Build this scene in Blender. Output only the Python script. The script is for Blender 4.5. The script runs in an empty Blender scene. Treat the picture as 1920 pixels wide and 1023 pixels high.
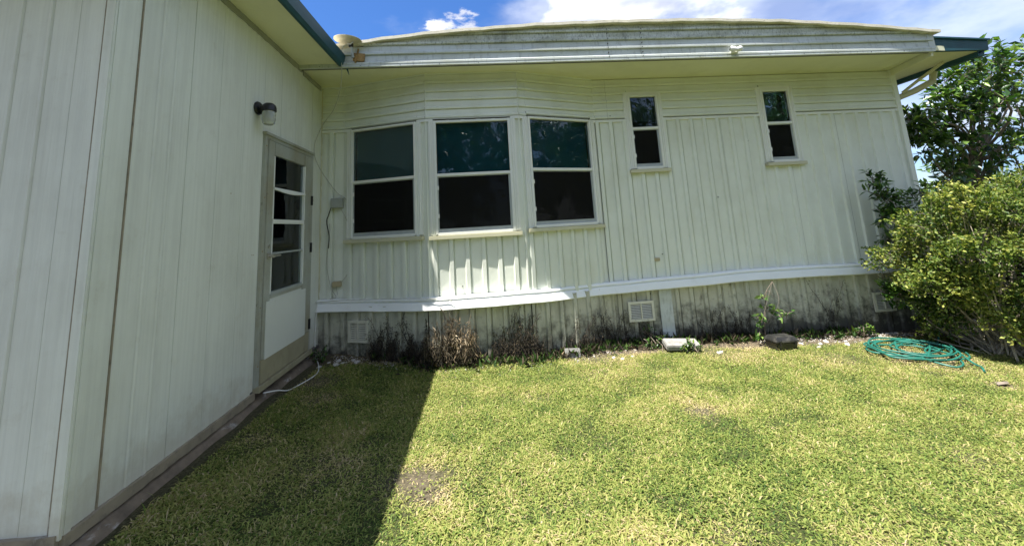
import bpy, bmesh, math, random
import numpy as np
from mathutils import Matrix, Vector, noise as mnoise
random.seed(7); RNG = np.random.default_rng(11)
sc = bpy.context.scene
COL = sc.collection
H = 1.2            # camera height above the ground beside the annex; all z below are relative to the camera, shifted by H on linking

# ------------------------------------------------------------------ camera
YAW, PITCH, ROLL = map(math.radians, (4.10838531, 8.69586562, -3.27918279))
cy_, sy_, cp_, sp_ = math.cos(YAW), math.sin(YAW), math.cos(PITCH), math.sin(PITCH)
fwd = Vector((sy_*cp_, cy_*cp_, sp_)); rgt = Vector((cy_, -sy_, 0)); dwn = fwd.cross(rgt)
cr, sr = math.cos(ROLL), math.sin(ROLL)
r2 = cr*rgt - sr*dwn; d2 = sr*rgt + cr*dwn
cam_d = bpy.data.cameras.new('camera'); cam = bpy.data.objects.new('camera', cam_d); COL.objects.link(cam)
cam.matrix_world = Matrix(((r2.x, -d2.x, -fwd.x, 0), (r2.y, -d2.y, -fwd.y, 0), (r2.z, -d2.z, -fwd.z, H), (0, 0, 0, 1)))
cam_d.sensor_width = 36; cam_d.lens = 721.6/1920*36
cam_d.shift_y = -(511.5-312.0)/1920
cam_d.clip_start = 0.05; cam_d.clip_end = 2000
sc.camera = cam
# ------------------------------------------------------------------ light and sky
SUN = Vector((-0.268, -0.165, 1.0)).normalized()
sun_d = bpy.data.lights.new('sun', 'SUN'); sun = bpy.data.objects.new('sun', sun_d); COL.objects.link(sun)
sun_d.energy = 4.1; sun_d.angle = math.radians(0.53); sun_d.color = (1.0, 0.955, 0.88)
sun.rotation_euler = SUN.to_track_quat('Z', 'Y').to_euler(); sun.location = (0, 0, 30)
wd = bpy.data.worlds.new("World"); sc.world = wd; wd.use_nodes = True
nt = wd.node_tree; nt.nodes.clear()
def wn(t, **k):
    n = nt.nodes.new(t)
    for a, b in k.items(): setattr(n, a, b)
    return n
wo = wn('ShaderNodeOutputWorld'); bg = wn('ShaderNodeBackground'); sky = wn('ShaderNodeTexSky')
sky.sky_type = 'NISHITA'; sky.sun_disc = False
sky.sun_elevation = math.asin(SUN.z); sky.sun_rotation = math.atan2(SUN.x, SUN.y)
sky.air_density = 1.0; sky.dust_density = 0.6; sky.ozone_density = 2.0
tc = wn('ShaderNodeTexCoord')
def vdot(v, name=None):
    n = wn('ShaderNodeVectorMath', operation='DOT_PRODUCT'); nt.links.new(tc.outputs['Generated'], n.inputs[0]); n.inputs[1].default_value = v; return n.outputs['Value']
def mth(op, a, b=None, clamp=False):
    n = wn('ShaderNodeMath', operation=op); n.use_clamp = clamp
    for i, x in enumerate((a, b)):
        if x is None: continue
        if isinstance(x, (int, float)): n.inputs[i].default_value = x
        else: nt.links.new(x, n.inputs[i])
    return n.outputs[0]
def wnoise(scale, detail, rough, off, stretch=(1, 1, 2.2)):
    mp = wn('ShaderNodeMapping'); mp.inputs['Location'].default_value = off; mp.inputs['Scale'].default_value = stretch
    nt.links.new(tc.outputs['Generated'], mp.inputs['Vector'])
    n = wn('ShaderNodeTexNoise'); n.inputs['Scale'].default_value = scale; n.inputs['Detail'].default_value = detail; n.inputs['Roughness'].default_value = rough
    nt.links.new(mp.outputs[0], n.inputs['Vector']); return n.outputs['Fac']
def ramp(x, a, b):
    n = wn('ShaderNodeMapRange'); n.interpolation_type = 'SMOOTHSTEP'; nt.links.new(x, n.inputs['Value']); n.inputs['From Min'].default_value = a; n.inputs['From Max'].default_value = b; return n.outputs[0]
bank = mth('ADD', wnoise(2.1, 8, 0.55, (3.1, 0.4, 1.7)), mth('MULTIPLY', ramp(vdot((0.40, 0.82, 0.41)), 0.90, 0.99), 0.15))
bank = mth('SUBTRACT', bank, mth('MULTIPLY', ramp(vdot((-0.20, 0.86, 0.47)), 0.90, 0.985), 0.22))
puff = mth('ADD', wnoise(7.5, 9, 0.62, (0.3, 5.2, 2.1)), mth('MULTIPLY', ramp(vdot((-0.055, 0.905, 0.42)), 0.990, 0.9985), 0.20))
bank = mth('SUBTRACT', bank, mth('MULTIPLY', ramp(vdot((0.70, 0.60, 0.38)), 0.92, 0.99), 0.10))
m1 = ramp(bank, 0.47, 0.64); m2 = ramp(puff, 0.67, 0.76)
mask = mth('MAXIMUM', m1, m2)
veil = mth('MULTIPLY', ramp(bank, 0.30, 0.50), 0.45)
mask = mth('MAXIMUM', mask, veil, True)
cc = wn('ShaderNodeMix', data_type='RGBA'); nt.links.new(ramp(wnoise(5.0, 6, 0.5, (9, 2, 4)), 0.35, 0.65), cc.inputs['Factor'])
cc.inputs['A'].default_value = (2.6, 2.8, 3.5, 1); cc.inputs['B'].default_value = (6.0, 6.0, 5.8, 1)
tint = wn('ShaderNodeMix', data_type='RGBA', blend_type='MULTIPLY'); tint.inputs['Factor'].default_value = 1.0
nt.links.new(sky.outputs[0], tint.inputs['A']); tint.inputs['B'].default_value = (0.30, 0.50, 0.78, 1)
mx = wn('ShaderNodeMix', data_type='RGBA'); nt.links.new(mask, mx.inputs['Factor']); nt.links.new(tint.outputs['Result'], mx.inputs['A']); nt.links.new(cc.outputs['Result'], mx.inputs['B'])
nt.links.new(mx.outputs['Result'], bg.inputs['Color']); bg.inputs['Strength'].default_value = 0.085
nt.links.new(bg.outputs[0], wo.inputs['Surface'])
vs = sc.view_settings; vs.view_transform = 'Standard'; vs.look = 'None'; vs.gamma = 1.0; vs.exposure = 1.72
try: vs.use_curve_mapping = False
except Exception: pass
sc.render.engine = 'CYCLES'
sc.cycles.max_bounces = 10; sc.cycles.diffuse_bounces = 5; sc.cycles.transparent_max_bounces = 12

# ------------------------------------------------------------------ helpers
W = {}
def T(x, y, z): return Matrix.Translation((x, y, z))
def place(o, parent=None, M=None):
    M = M or Matrix.Identity(4)
    COL.objects.link(o)
    if parent is None:
        W[o.name] = M; o.matrix_basis = T(0, 0, H) @ M
    else:
        W[o.name] = M; o.parent = parent; o.matrix_basis = W[parent.name].inverted() @ M
    return o
def thing(name, loc, label, cat, group=None):
    o = bpy.data.objects.new(name, None); o.empty_display_size = 0.1
    place(o, None, T(*loc)); return tag(o, label, cat, group)
def tag(o, label=None, cat=None, group=None, kind=None):
    for k, v in (('label', label), ('category', cat), ('group', group), ('kind', kind)):
        if v: o[k] = v
    return o
class MB:
    def __init__(s): s.v = []; s.f = []
    def add(s, vs, fs):
        n = len(s.v); s.v += [tuple(v) for v in vs]; s.f += [tuple(i+n for i in f) for f in fs]; return s
    def box(s, a, b):
        (x0, y0, z0), (x1, y1, z1) = a, b
        return s.add([(x0,y0,z0),(x1,y0,z0),(x1,y1,z0),(x0,y1,z0),(x0,y0,z1),(x1,y0,z1),(x1,y1,z1),(x0,y1,z1)],
                     [(0,3,2,1),(4,5,6,7),(0,1,5,4),(1,2,6,5),(2,3,7,6),(3,0,4,7)])
    def obox(s, c, sz, M):
        n = len(s.v); x, y, z = [q/2 for q in sz]
        s.box((-x,-y,-z), (x,y,z))
        for i in range(n, len(s.v)): s.v[i] = tuple(Vector(c) + (M @ Vector(s.v[i])))
        return s
    def prism(s, pts, axis, a, b):
        """extrude a closed 2-D outline along axis (0,1,2) from a to b"""
        def mk(p, t):
            q = [p[0], p[1]]; q.insert(axis, t); return q
        n = len(pts); vs = [mk(p, a) for p in pts] + [mk(p, b) for p in pts]
        fs = [(i, (i+1) % n, n+(i+1) % n, n+i) for i in range(n)] + [tuple(range(n))[::-1], tuple(range(n, 2*n))]
        return s.add(vs, fs)
    def tube(s, pts, r, n=6, cap=True):
        pts = [Vector(p) for p in pts]; R = r if hasattr(r, '__len__') else [r]*len(pts)
        base = len(s.v); up = None
        for i, p in enumerate(pts):
            d = (pts[min(i+1, len(pts)-1)] - pts[max(i-1, 0)])
            d = d.normalized() if d.length > 1e-9 else Vector((0, 0, 1))
            if up is None: up = Vector((0, 0, 1)) if abs(d.z) < .9 else Vector((1, 0, 0))
            a = d.cross(up)
            if a.length < 1e-5: a = d.orthogonal()
            a.normalize(); b = a.cross(d); up = b
            for k in range(n):
                t = 2*math.pi*k/n; s.v.append(tuple(p + float(R[i])*(math.cos(t)*a + math.sin(t)*b)))
        for i in range(len(pts)-1):
            for k in range(n):
                s.f.append((base+i*n+k, base+i*n+(k+1) % n, base+(i+1)*n+(k+1) % n, base+(i+1)*n+k))
        if cap: s.f.append(tuple(base+k for k in range(n))[::-1]); s.f.append(tuple(base+(len(pts)-1)*n+k for k in range(n)))
        return s
    def lathe(s, prof, c, M=None, n=24):
        """prof: (radius, height) pairs about local z"""
        base = len(s.v); M = M or Matrix.Identity(3)
        for (r, h) in prof:
            for k in range(n):
                t = 2*math.pi*k/n; s.v.append(tuple(Vector(c) + M @ Vector((r*math.cos(t), r*math.sin(t), h))))
        for i in range(len(prof)-1):
            for k in range(n): s.f.append((base+i*n+k, base+i*n+(k+1) % n, base+(i+1)*n+(k+1) % n, base+(i+1)*n+k))
        return s
    def mesh(s, name, mat, smooth=False, bevel=0):
        me = bpy.data.meshes.new(name); me.from_pydata(s.v, [], s.f)
        bm = bmesh.new(); bm.from_mesh(me); bmesh.ops.recalc_face_normals(bm, faces=bm.faces)
        if bevel:
            bmesh.ops.bevel(bm, geom=[e for e in bm.edges if len(e.link_faces) == 2 and e.calc_face_angle(0) > .6], offset=bevel, segments=2, affect='EDGES', clamp_overlap=True)
        if smooth:
            for f in bm.faces: f.smooth = True
            for e in bm.edges:
                if len(e.link_faces) == 2 and e.calc_face_angle(0) > .7: e.smooth = False
        bm.to_mesh(me); bm.free(); me.materials.append(mat); return me
    def build(s, name, mat, parent=None, M=None, smooth=False, bevel=0):
        o = bpy.data.objects.new(name, s.mesh(name, mat, smooth, bevel)); return place(o, parent, M)
def np_mesh(name, V, F, mat, attr=None, smooth=False):
    me = bpy.data.meshes.new(name); k = F.shape[1]
    me.vertices.add(len(V)); me.vertices.foreach_set('co', V.astype(np.float32).ravel())
    me.loops.add(F.size); me.loops.foreach_set('vertex_index', F.astype(np.int32).ravel())
    me.polygons.add(len(F)); me.polygons.foreach_set('loop_start', np.arange(0, F.size, k, dtype=np.int32))
    me.update(calc_edges=True)
    if attr is not None:
        a = me.attributes.new('tone', 'FLOAT', 'POINT'); a.data.foreach_set('value', attr.astype(np.float32))
    if smooth: me.polygons.foreach_set('use_smooth', np.ones(len(F), dtype=bool))
    me.materials.append(mat); return me

# ------------------------------------------------------------------ materials
def mat(name, col, rough=.5, metal=0, spec=.5, var=.06, vscale=3, bump=0, bscale=60, stretch=(1,1,1), dirt=None, dscale=5, dstretch=(1,1,1), damt=(.55,.75), world=True, coat=0, patch=None):
    m = bpy.data.materials.new(name); m.use_nodes = True; t = m.node_tree; b = t.nodes['Principled BSDF']
    b.inputs['Roughness'].default_value = rough; b.inputs['Metallic'].default_value = metal; b.inputs['Specular IOR Level'].default_value = spec
    if coat: b.inputs['Coat Weight'].default_value = coat
    g = t.nodes.new('ShaderNodeNewGeometry'); tcn = t.nodes.new('ShaderNodeTexCoord')
    src = g.outputs['Position'] if world else tcn.outputs['Object']
    def noi(scale, st, detail=5, rg=.55, off=0):
        mp = t.nodes.new('ShaderNodeMapping'); mp.inputs['Scale'].default_value = st; mp.inputs['Location'].default_value = (off, off, off); t.links.new(src, mp.inputs[0])
        n = t.nodes.new('ShaderNodeTexNoise'); n.inputs['Scale'].default_value = scale; n.inputs['Detail'].default_value = detail; n.inputs['Roughness'].default_value = rg
        t.links.new(mp.outputs[0], n.inputs['Vector']); return n.outputs['Fac']
    c = Vector(col)
    mxn = t.nodes.new('ShaderNodeMix'); mxn.data_type = 'RGBA'
    mxn.inputs['A'].default_value = (*(c*(1-var)), 1); mxn.inputs['B'].default_value = (*[min(1, x) for x in (c*(1+var))], 1)
    r = t.nodes.new('ShaderNodeMapRange'); r.inputs['From Min'].default_value = .3; r.inputs['From Max'].default_value = .7
    t.links.new(noi(vscale, stretch), r.inputs[0]); t.links.new(r.outputs[0], mxn.inputs['Factor']); out = mxn.outputs['Result']
    for i, d in enumerate([dirt] if dirt and not isinstance(dirt[0], (list, tuple)) else (dirt or [])):
        if len(d) == 3: dc, ds, dst, da, dm = d, dscale, dstretch, damt, .75
        else: dc, ds, dst, da, dm = d
        m2 = t.nodes.new('ShaderNodeMix'); m2.data_type = 'RGBA'; m2.inputs['B'].default_value = (*dc, 1)
        r2_ = t.nodes.new('ShaderNodeMapRange'); r2_.inputs['From Min'].default_value = da[0]; r2_.inputs['From Max'].default_value = da[1]; r2_.inputs['To Max'].default_value = dm
        t.links.new(noi(ds, dst, 8, .65, 3.3+i*7), r2_.inputs[0]); t.links.new(r2_.outputs[0], m2.inputs['Factor']); t.links.new(out, m2.inputs['A']); out = m2.outputs['Result']
    t.links.new(out, b.inputs['Base Color'])
    if bump:
        bn = t.nodes.new('ShaderNodeBump'); bn.inputs['Strength'].default_value = 1; bn.inputs['Distance'].default_value = bump
        t.links.new(noi(bscale, stretch if stretch != (1,1,1) else (1,1,1), 4), bn.inputs['Height']); t.links.new(bn.outputs[0], b.inputs['Normal'])
    return m
siding = mat('painted_aluminium', (.745,.775,.69), .42, var=.03, bump=.0015, bscale=6, dirt=[((.50,.50,.36), 2.2, (1,1,.5), (.5,.85), .5), ((.30,.29,.22), 28, (1,1,.35), (.66,.80), .35)])
facia_m = mat('weathered_fascia', (.55,.59,.57), .5, var=.06, vscale=6, bump=.001, bscale=20, dirt=[((.36,.37,.27), 2.5, (1,1,2), (.42,.72), .55), ((.16,.17,.14), 30, (1,1,.22), (.54,.72), .5), ((.42,.36,.2), 3, (1,1,3), (.62,.8), .5)])
mildew_m = mat('mildewed_fascia', (.58,.61,.55), .55, var=.08, vscale=6, bump=.001, bscale=20, dirt=[((.34,.35,.24), 3.5, (1,1,3), (.40,.62), .7), ((.13,.14,.11), 60, (1,1,.35), (.50,.66), .7), ((.13,.14,.11), 7.0, (1,1,.5), (.54,.70), .65)])
rooflip_m = mat('roof_coating', (.66,.62,.50), .7, var=.1, vscale=12, dirt=[((.20,.18,.13), 30, (1,1,3), (.55,.7), .7)])
soffit_m = mat('soffit_paint', (.72,.72,.52), .6, var=.04, dirt=[((.45,.43,.25), 2, (1,1,1), (.5,.8), .4)])
annex_m = mat('annex_panel', (.71,.735,.665), .55, var=.025, vscale=1.5, bump=.0012, bscale=110, stretch=(1,1,.04), dirt=[((.50,.51,.44), 1.6, (1,1,.7), (.48,.75), .5), ((.52,.52,.46), 5, (1,1,.12), (.5,.8), .4), ((.36,.33,.26), 45, (1,1,1), (.74,.8), .5)])
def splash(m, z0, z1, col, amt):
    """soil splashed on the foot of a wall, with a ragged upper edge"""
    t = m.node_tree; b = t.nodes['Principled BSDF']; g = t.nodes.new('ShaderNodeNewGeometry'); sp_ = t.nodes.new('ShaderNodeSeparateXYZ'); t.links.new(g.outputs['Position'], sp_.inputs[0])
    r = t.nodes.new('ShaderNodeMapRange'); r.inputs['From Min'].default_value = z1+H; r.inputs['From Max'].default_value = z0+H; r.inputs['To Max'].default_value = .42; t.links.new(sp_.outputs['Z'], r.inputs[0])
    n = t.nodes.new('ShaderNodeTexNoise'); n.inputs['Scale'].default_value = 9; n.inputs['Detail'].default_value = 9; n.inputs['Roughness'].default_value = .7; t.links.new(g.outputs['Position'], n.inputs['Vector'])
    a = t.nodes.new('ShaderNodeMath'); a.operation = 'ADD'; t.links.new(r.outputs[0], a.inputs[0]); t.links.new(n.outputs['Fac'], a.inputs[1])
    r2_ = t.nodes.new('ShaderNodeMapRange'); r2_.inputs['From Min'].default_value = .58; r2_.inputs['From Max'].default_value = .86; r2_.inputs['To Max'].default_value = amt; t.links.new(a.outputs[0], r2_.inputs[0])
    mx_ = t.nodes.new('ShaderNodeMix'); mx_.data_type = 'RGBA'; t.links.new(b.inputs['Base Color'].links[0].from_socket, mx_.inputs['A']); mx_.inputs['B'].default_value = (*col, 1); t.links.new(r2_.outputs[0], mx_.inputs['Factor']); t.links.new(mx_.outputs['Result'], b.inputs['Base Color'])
def add_board_grain(m):
    t = m.node_tree; b = t.nodes['Principled BSDF']; g = t.nodes.new('ShaderNodeNewGeometry')
    mp = t.nodes.new('ShaderNodeMapping'); mp.inputs['Scale'].default_value = (1, 1, .02); t.links.new(g.outputs['Position'], mp.inputs[0])
    n = t.nodes.new('ShaderNodeTexNoise'); n.inputs['Scale'].default_value = 55; n.inputs['Detail'].default_value = 3; t.links.new(mp.outputs[0], n.inputs['Vector'])
    src = b.inputs['Base Color'].links[0].from_socket
    r = t.nodes.new('ShaderNodeMapRange'); r.inputs['From Min'].default_value = .35; r.inputs['From Max'].default_value = .65; r.inputs['To Min'].default_value = .955; r.inputs['To Max'].default_value = 1.03; t.links.new(n.outputs['Fac'], r.inputs[0])
    mx_ = t.nodes.new('ShaderNodeVectorMath'); mx_.operation = 'SCALE'; t.links.new(src, mx_.inputs[0]); t.links.new(r.outputs[0], mx_.inputs['Scale']); t.links.new(mx_.outputs[0], b.inputs['Base Color'])
add_board_grain(annex_m); splash(annex_m, -1.20, -.90, (.42,.37,.26), .38)
skirt_m = mat('skirt_metal', (.50,.50,.40), .6, var=.1, vscale=6, bump=.002, bscale=30, dirt=[((.20,.19,.14), 7, (1,1,.3), (.45,.72), .65), ((.06,.055,.04), 10, (1,1,.35), (.60,.74), .8)])
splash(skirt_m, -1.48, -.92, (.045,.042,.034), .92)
vinyl = mat('white_vinyl', (.86,.88,.88), .35, var=.02, dirt=[((.5,.5,.42), 5, (1,1,1), (.6,.8), .3)])
white_al = mat('white_window_metal', (.78,.79,.74), .4, var=.03, dirt=[((.40,.38,.28), 14, (1,1,.5), (.6,.8), .4)])
sill_m = mat('sill_paint', (.56,.54,.38), .55, var=.06, dirt=[((.25,.22,.14), 18, (1,1,1), (.62,.75), .5)])
grey_al = mat('grey_aluminium', (.42,.45,.44), .45, .3, var=.08, vscale=8, dirt=[((.18,.18,.15), 9, (1,1,.5), (.55,.8), .4)])
door_frame_m = mat('weathered_door_metal', (.40,.42,.37), .5, .1, var=.1, vscale=6, dirt=[((.30,.26,.15), 3, (1,1,.6), (.42,.65), .6), ((.12,.10,.07), 40, (1,1,.5), (.60,.72), .6)])
beige_m = mat('beige_trim', (.34,.31,.20), .6, var=.1, vscale=7, dirt=[((.16,.13,.09), 12, (1,1,.5), (.55,.75), .6)])
bottom_m = mat('base_trim', (.28,.24,.17), .75, var=.15, vscale=9, bump=.002, dirt=[((.11,.09,.07), 12, (1,1,1), (.5,.7), .7), ((.62,.62,.58), 7, (1,1,.5), (.60,.70), .6)])
caulk_m = mat('grey_caulk', (.30,.31,.26), .8, var=.1, vscale=12)
teal = mat('teal_metal', (.010,.065,.085), .55, var=.12, vscale=8)
concrete = mat('concrete', (.19,.15,.105), .9, var=.22, vscale=14, bump=.004, bscale=40, dirt=[((.55,.55,.52), 5, (1,1,3), (.60,.68), .6), ((.09,.075,.055), 6, (1,1,1), (.48,.7), .8)])
block_m = mat('concrete_block', (.24,.235,.22), .9, var=.2, vscale=25, bump=.003, bscale=70, dirt=[((.15,.14,.10), 15, (1,1,1), (.5,.7), .6)])
black_m = mat('black_plastic', (.018,.018,.018), .32, var=.2)
lampblack = mat('black_lamp_metal', (.012,.013,.014), .4, var=.1)
rust_m = mat('rusty_steel', (.30,.19,.07), .8, var=.35, vscale=30, bump=.001)
dish_m = mat('dish_enamel', (.55,.50,.38), .5, var=.15, vscale=20, dirt=[((.25,.2,.12), 12, (1,1,1), (.55,.75), .6)])
box_m = mat('utility_grey', (.34,.36,.33), .5, var=.1, vscale=15)
tan_m = mat('tan_plastic', (.42,.36,.22), .6, var=.08)
ventm = mat('vent_plastic', (.62,.61,.50), .5, var=.08, vscale=14, dirt=[((.2,.18,.12), 25, (1,1,1), (.6,.75), .5)])
darkhole = mat('dark_cavity', (.02,.02,.018), .9)
cable_m = mat('grey_cable', (.42,.42,.36), .5)
white_cable = mat('white_cable', (.70,.70,.66), .5, var=.1, vscale=20)
black_cable = mat('black_cable', (.02,.02,.02), .5)
hose_m = mat('green_hose', (.014,.125,.095), .45, var=.25, vscale=8, dirt=[((.12,.16,.10), 30, (1,1,1), (.55,.75), .5)])
stone_m = mat('white_stone', (.45,.42,.38), .85, var=.2, vscale=20, bump=.003)
blind_m = mat('teal_blind', (.10,.42,.52), .5, var=.05)
room_m = mat('room_paint', (.10,.09,.08), .8)
bark_m = mat('bark', (.17,.14,.11), .9, var=.3, vscale=18, bump=.004, stretch=(1,1,.4))
twig_m = mat('pale_twig', (.30,.26,.19), .9, var=.3, vscale=30)
brass = mat('door_handle_metal', (.50,.47,.40), .3, .8)
flood_m = mat('white_fixture', (.80,.80,.78), .3, var=.02)
panel_white = mat('white_door_panel', (.68,.70,.64), .5, var=.03, dirt=[((.45,.42,.3), 8, (1,1,1), (.6,.8), .3)])
def glass_mat(name, tintc, dark, fac):
    m = bpy.data.materials.new(name); m.use_nodes = True; t = m.node_tree; t.nodes.clear()
    o = t.nodes.new('ShaderNodeOutputMaterial'); tr = t.nodes.new('ShaderNodeBsdfTransparent'); tr.inputs[0].default_value = (*tintc, 1)
    gl = t.nodes.new('ShaderNodeBsdfGlossy'); gl.inputs['Roughness'].default_value = .015; gl.inputs[0].default_value = (.95,.97,1,1)
    df = t.nodes.new('ShaderNodeBsdfDiffuse'); df.inputs[0].default_value = (*dark, 1)
    m1_ = t.nodes.new('ShaderNodeMixShader'); m1_.inputs[0].default_value = fac; t.links.new(tr.outputs[0], m1_.inputs[1]); t.links.new(df.outputs[0], m1_.inputs[2])
    fr = t.nodes.new('ShaderNodeFresnel'); fr.inputs['IOR'].default_value = 1.5
    n = t.nodes.new('ShaderNodeTexNoise'); n.inputs['Scale'].default_value = 3; g = t.nodes.new('ShaderNodeNewGeometry'); t.links.new(g.outputs['Position'], n.inputs['Vector'])
    bp = t.nodes.new('ShaderNodeBump'); bp.inputs['Distance'].default_value = .004; t.links.new(n.outputs['Fac'], bp.inputs['Height']); t.links.new(bp.outputs[0], gl.inputs['Normal'])
    m2_ = t.nodes.new('ShaderNodeMixShader'); t.links.new(fr.outputs[0], m2_.inputs[0]); t.links.new(m1_.outputs[0], m2_.inputs[1]); t.links.new(gl.outputs[0], m2_.inputs[2]); t.links.new(m2_.outputs[0], o.inputs[0]); return m
glass = glass_mat('window_glass', (.62,.72,.72), (.03,.03,.03), .06)
screen = glass_mat('insect_screen', (.35,.35,.35), (.035,.035,.033), .30)
screen.node_tree.nodes['Fresnel'].inputs['IOR'].default_value = 1.12
jar_m = bpy.data.materials.new('ribbed_jar_glass'); jar_m.use_nodes = True
_b = jar_m.node_tree.nodes['Principled BSDF']; _b.inputs['Base Color'].default_value = (.75,.78,.74,1); _b.inputs['Roughness'].default_value = .18; _b.inputs['Transmission Weight'].default_value = .7

def leafmat(name, stops, rough=.45, trans=.25, spec=.5, scale=0, darkc=None, world_patch=None):
    m = bpy.data.materials.new(name); m.use_nodes = True; t = m.node_tree; b = t.nodes['Principled BSDF']; o = t.nodes['Material Output']
    a = t.nodes.new('ShaderNodeAttribute'); a.attribute_name = 'tone'
    cr_ = t.nodes.new('ShaderNodeValToRGB'); e = cr_.color_ramp.elements
    while len(e) < len(stops): e.new(.5)
    for el, (p, c) in zip(e, stops): el.position = p; el.color = (*c, 1)
    t.links.new(a.outputs['Fac'], cr_.inputs[0]); col = cr_.outputs[0]
    b.inputs['Roughness'].default_value = rough; b.inputs['Specular IOR Level'].default_value = spec
    t.links.new(col, b.inputs['Base Color'])
    if trans:
        tr = t.nodes.new('ShaderNodeBsdfTranslucent'); hs = t.nodes.new('ShaderNodeHueSaturation'); hs.inputs['Value'].default_value = 1.5; hs.inputs['Saturation'].default_value = 1.1; t.links.new(col, hs.inputs['Color']); t.links.new(hs.outputs[0], tr.inputs[0])
        mxs = t.nodes.new('ShaderNodeMixShader'); mxs.inputs[0].default_value = trans; t.links.new(b.outputs[0], mxs.inputs[1]); t.links.new(tr.outputs[0], mxs.inputs[2]); t.links.new(mxs.outputs[0], o.inputs['Surface'])
    return m
grass_m = leafmat('grass_blade', [(0,(.035,.075,.018)),(.30,(.125,.180,.038)),(.55,(.245,.275,.070)),(.80,(.35,.315,.125)),(1,(.46,.37,.22))], .65, .28, .15)
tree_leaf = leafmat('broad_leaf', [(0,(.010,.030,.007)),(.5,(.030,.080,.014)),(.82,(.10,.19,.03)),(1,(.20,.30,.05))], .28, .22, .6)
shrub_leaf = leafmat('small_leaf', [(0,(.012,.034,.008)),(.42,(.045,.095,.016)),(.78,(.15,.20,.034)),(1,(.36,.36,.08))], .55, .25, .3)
dry_leaf = leafmat('dead_leaf', [(0,(.018,.016,.012)),(.5,(.10,.080,.052)),(.85,(.27,.20,.12)),(1,(.50,.42,.30))], .8, .15, .2)

# ------------------------------------------------------------------ ground
def S(t): t = min(1, max(0, t)); return t*t*(3-2*t)
def gz(x, y):
    z = -1.295 - .085*S((x+1.80)/1.35) - .028*max(0, min(x+.4, 9))
    if y > 12: z -= .0
    return z + .018*mnoise.noise(Vector((x*.9, y*.9, 0))) + .008*mnoise.noise(Vector((x*3.1, y*3.1, 5)))
def axis(lo, a, b, hi, step):
    near = np.arange(a, b+1e-6, step); g = []
    d = step; p = b
    while p < hi: d *= 1.35; p += d; g.append(min(p, hi))
    l = []; d = step; p = a
    while p > lo: d *= 1.35; p -= d; l.append(max(p, lo))
    return np.array(l[::-1] + list(near) + g)
xs = axis(-400, -2.4, 7.5, 400, .075); ys = axis(-400, .4, 5.2, 400, .075)
V = np.array([(x, y, gz(x, y)) for y in ys for x in xs]); nx = len(xs)
I = np.arange(len(ys)-1)[:, None]*nx + np.arange(nx-1)[None, :]; I = I.ravel()
F = np.stack([I, I+1, I+nx+1, I+nx], 1)
PATCH = [(-.46,2.42,.20,.9),(-.38,2.30,.12,.9),(1.52,3.0,.13,.75),(-1.62,3.85,.22,.8),(-1.42,3.50,.18,.6),(-.95,2.6,.30,.35),(4.2,3.75,.45,.9),(2.4,4.2,.35,.5),(1.05,4.3,.30,.8),(.3,3.4,.15,.35),(2.7,2.3,.16,.4),(1.0,1.9,.16,.35),(-1.6,2.9,.15,.4),(3.4,3.85,.3,.4),(1.7,1.7,.2,.3),(.95,3.8,.25,.25),(4.1,3.1,.10,1.)]
def bare(x, y):
    """0 = lush lawn, 1 = bare soil; arrays"""
    b = np.zeros_like(x)
    for (px, py, r, s) in PATCH: b = np.maximum(b, s*np.exp(-((x-px)**2+((y-py)*1.2)**2)/r**2))
    wallb = np.clip((y-(4.22-.03*np.sin(x*5)-.05*np.sin(x*2.3)))/.16, 0, 1)*np.where(x < -.2, .85, 1)
    foot = np.clip((-1.70-x)/.10, 0, 1)*.5
    return np.clip(np.maximum(np.maximum(b, wallb), foot), 0, 1)
soilmat = bpy.data.materials.new('soil_and_thatch'); soilmat.use_nodes = True
t = soilmat.node_tree; b = t.nodes['Principled BSDF']; b.inputs['Roughness'].default_value = .95; b.inputs['Specular IOR Level'].default_value = .1
g = t.nodes.new('ShaderNodeNewGeometry'); n1 = t.nodes.new('ShaderNodeTexNoise'); n1.inputs['Scale'].default_value = 55; n1.inputs['Detail'].default_value = 10; n1.inputs['Roughness'].default_value = .8; t.links.new(g.outputs['Position'], n1.inputs['Vector'])
c1 = t.nodes.new('ShaderNodeValToRGB'); e = c1.color_ramp.elements; e[0].position = .35; e[0].color = (.035,.028,.018,1); e[1].position = .68; e[1].color = (.22,.18,.13,1); t.links.new(n1.outputs['Fac'], c1.inputs[0])
c2 = t.nodes.new('ShaderNodeValToRGB'); e = c2.color_ramp.elements; e[0].position = .35; e[0].color = (.018,.026,.008,1); e[1].position = .70; e[1].color = (.10,.11,.04,1); t.links.new(n1.outputs['Fac'], c2.inputs[0])
at_ = t.nodes.new('ShaderNodeAttribute'); at_.attribute_name = 'tone'; mm = t.nodes.new('ShaderNodeMix'); mm.data_type = 'RGBA'
t.links.new(at_.outputs['Fac'], mm.inputs['Factor']); t.links.new(c2.outputs[0], mm.inputs['A']); t.links.new(c1.outputs[0], mm.inputs['B']); t.links.new(mm.outputs['Result'], b.inputs['Base Color'])
bp = t.nodes.new('ShaderNodeBump'); bp.inputs['Distance'].default_value = .012; t.links.new(n1.outputs['Fac'], bp.inputs['Height']); t.links.new(bp.outputs[0], b.inputs['Normal'])
gr_attr = bare(V[:, 0], V[:, 1])
place(tag(bpy.data.objects.new('ground', np_mesh('ground', V, F, soilmat, gr_attr, True)), kind='structure'))

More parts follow.
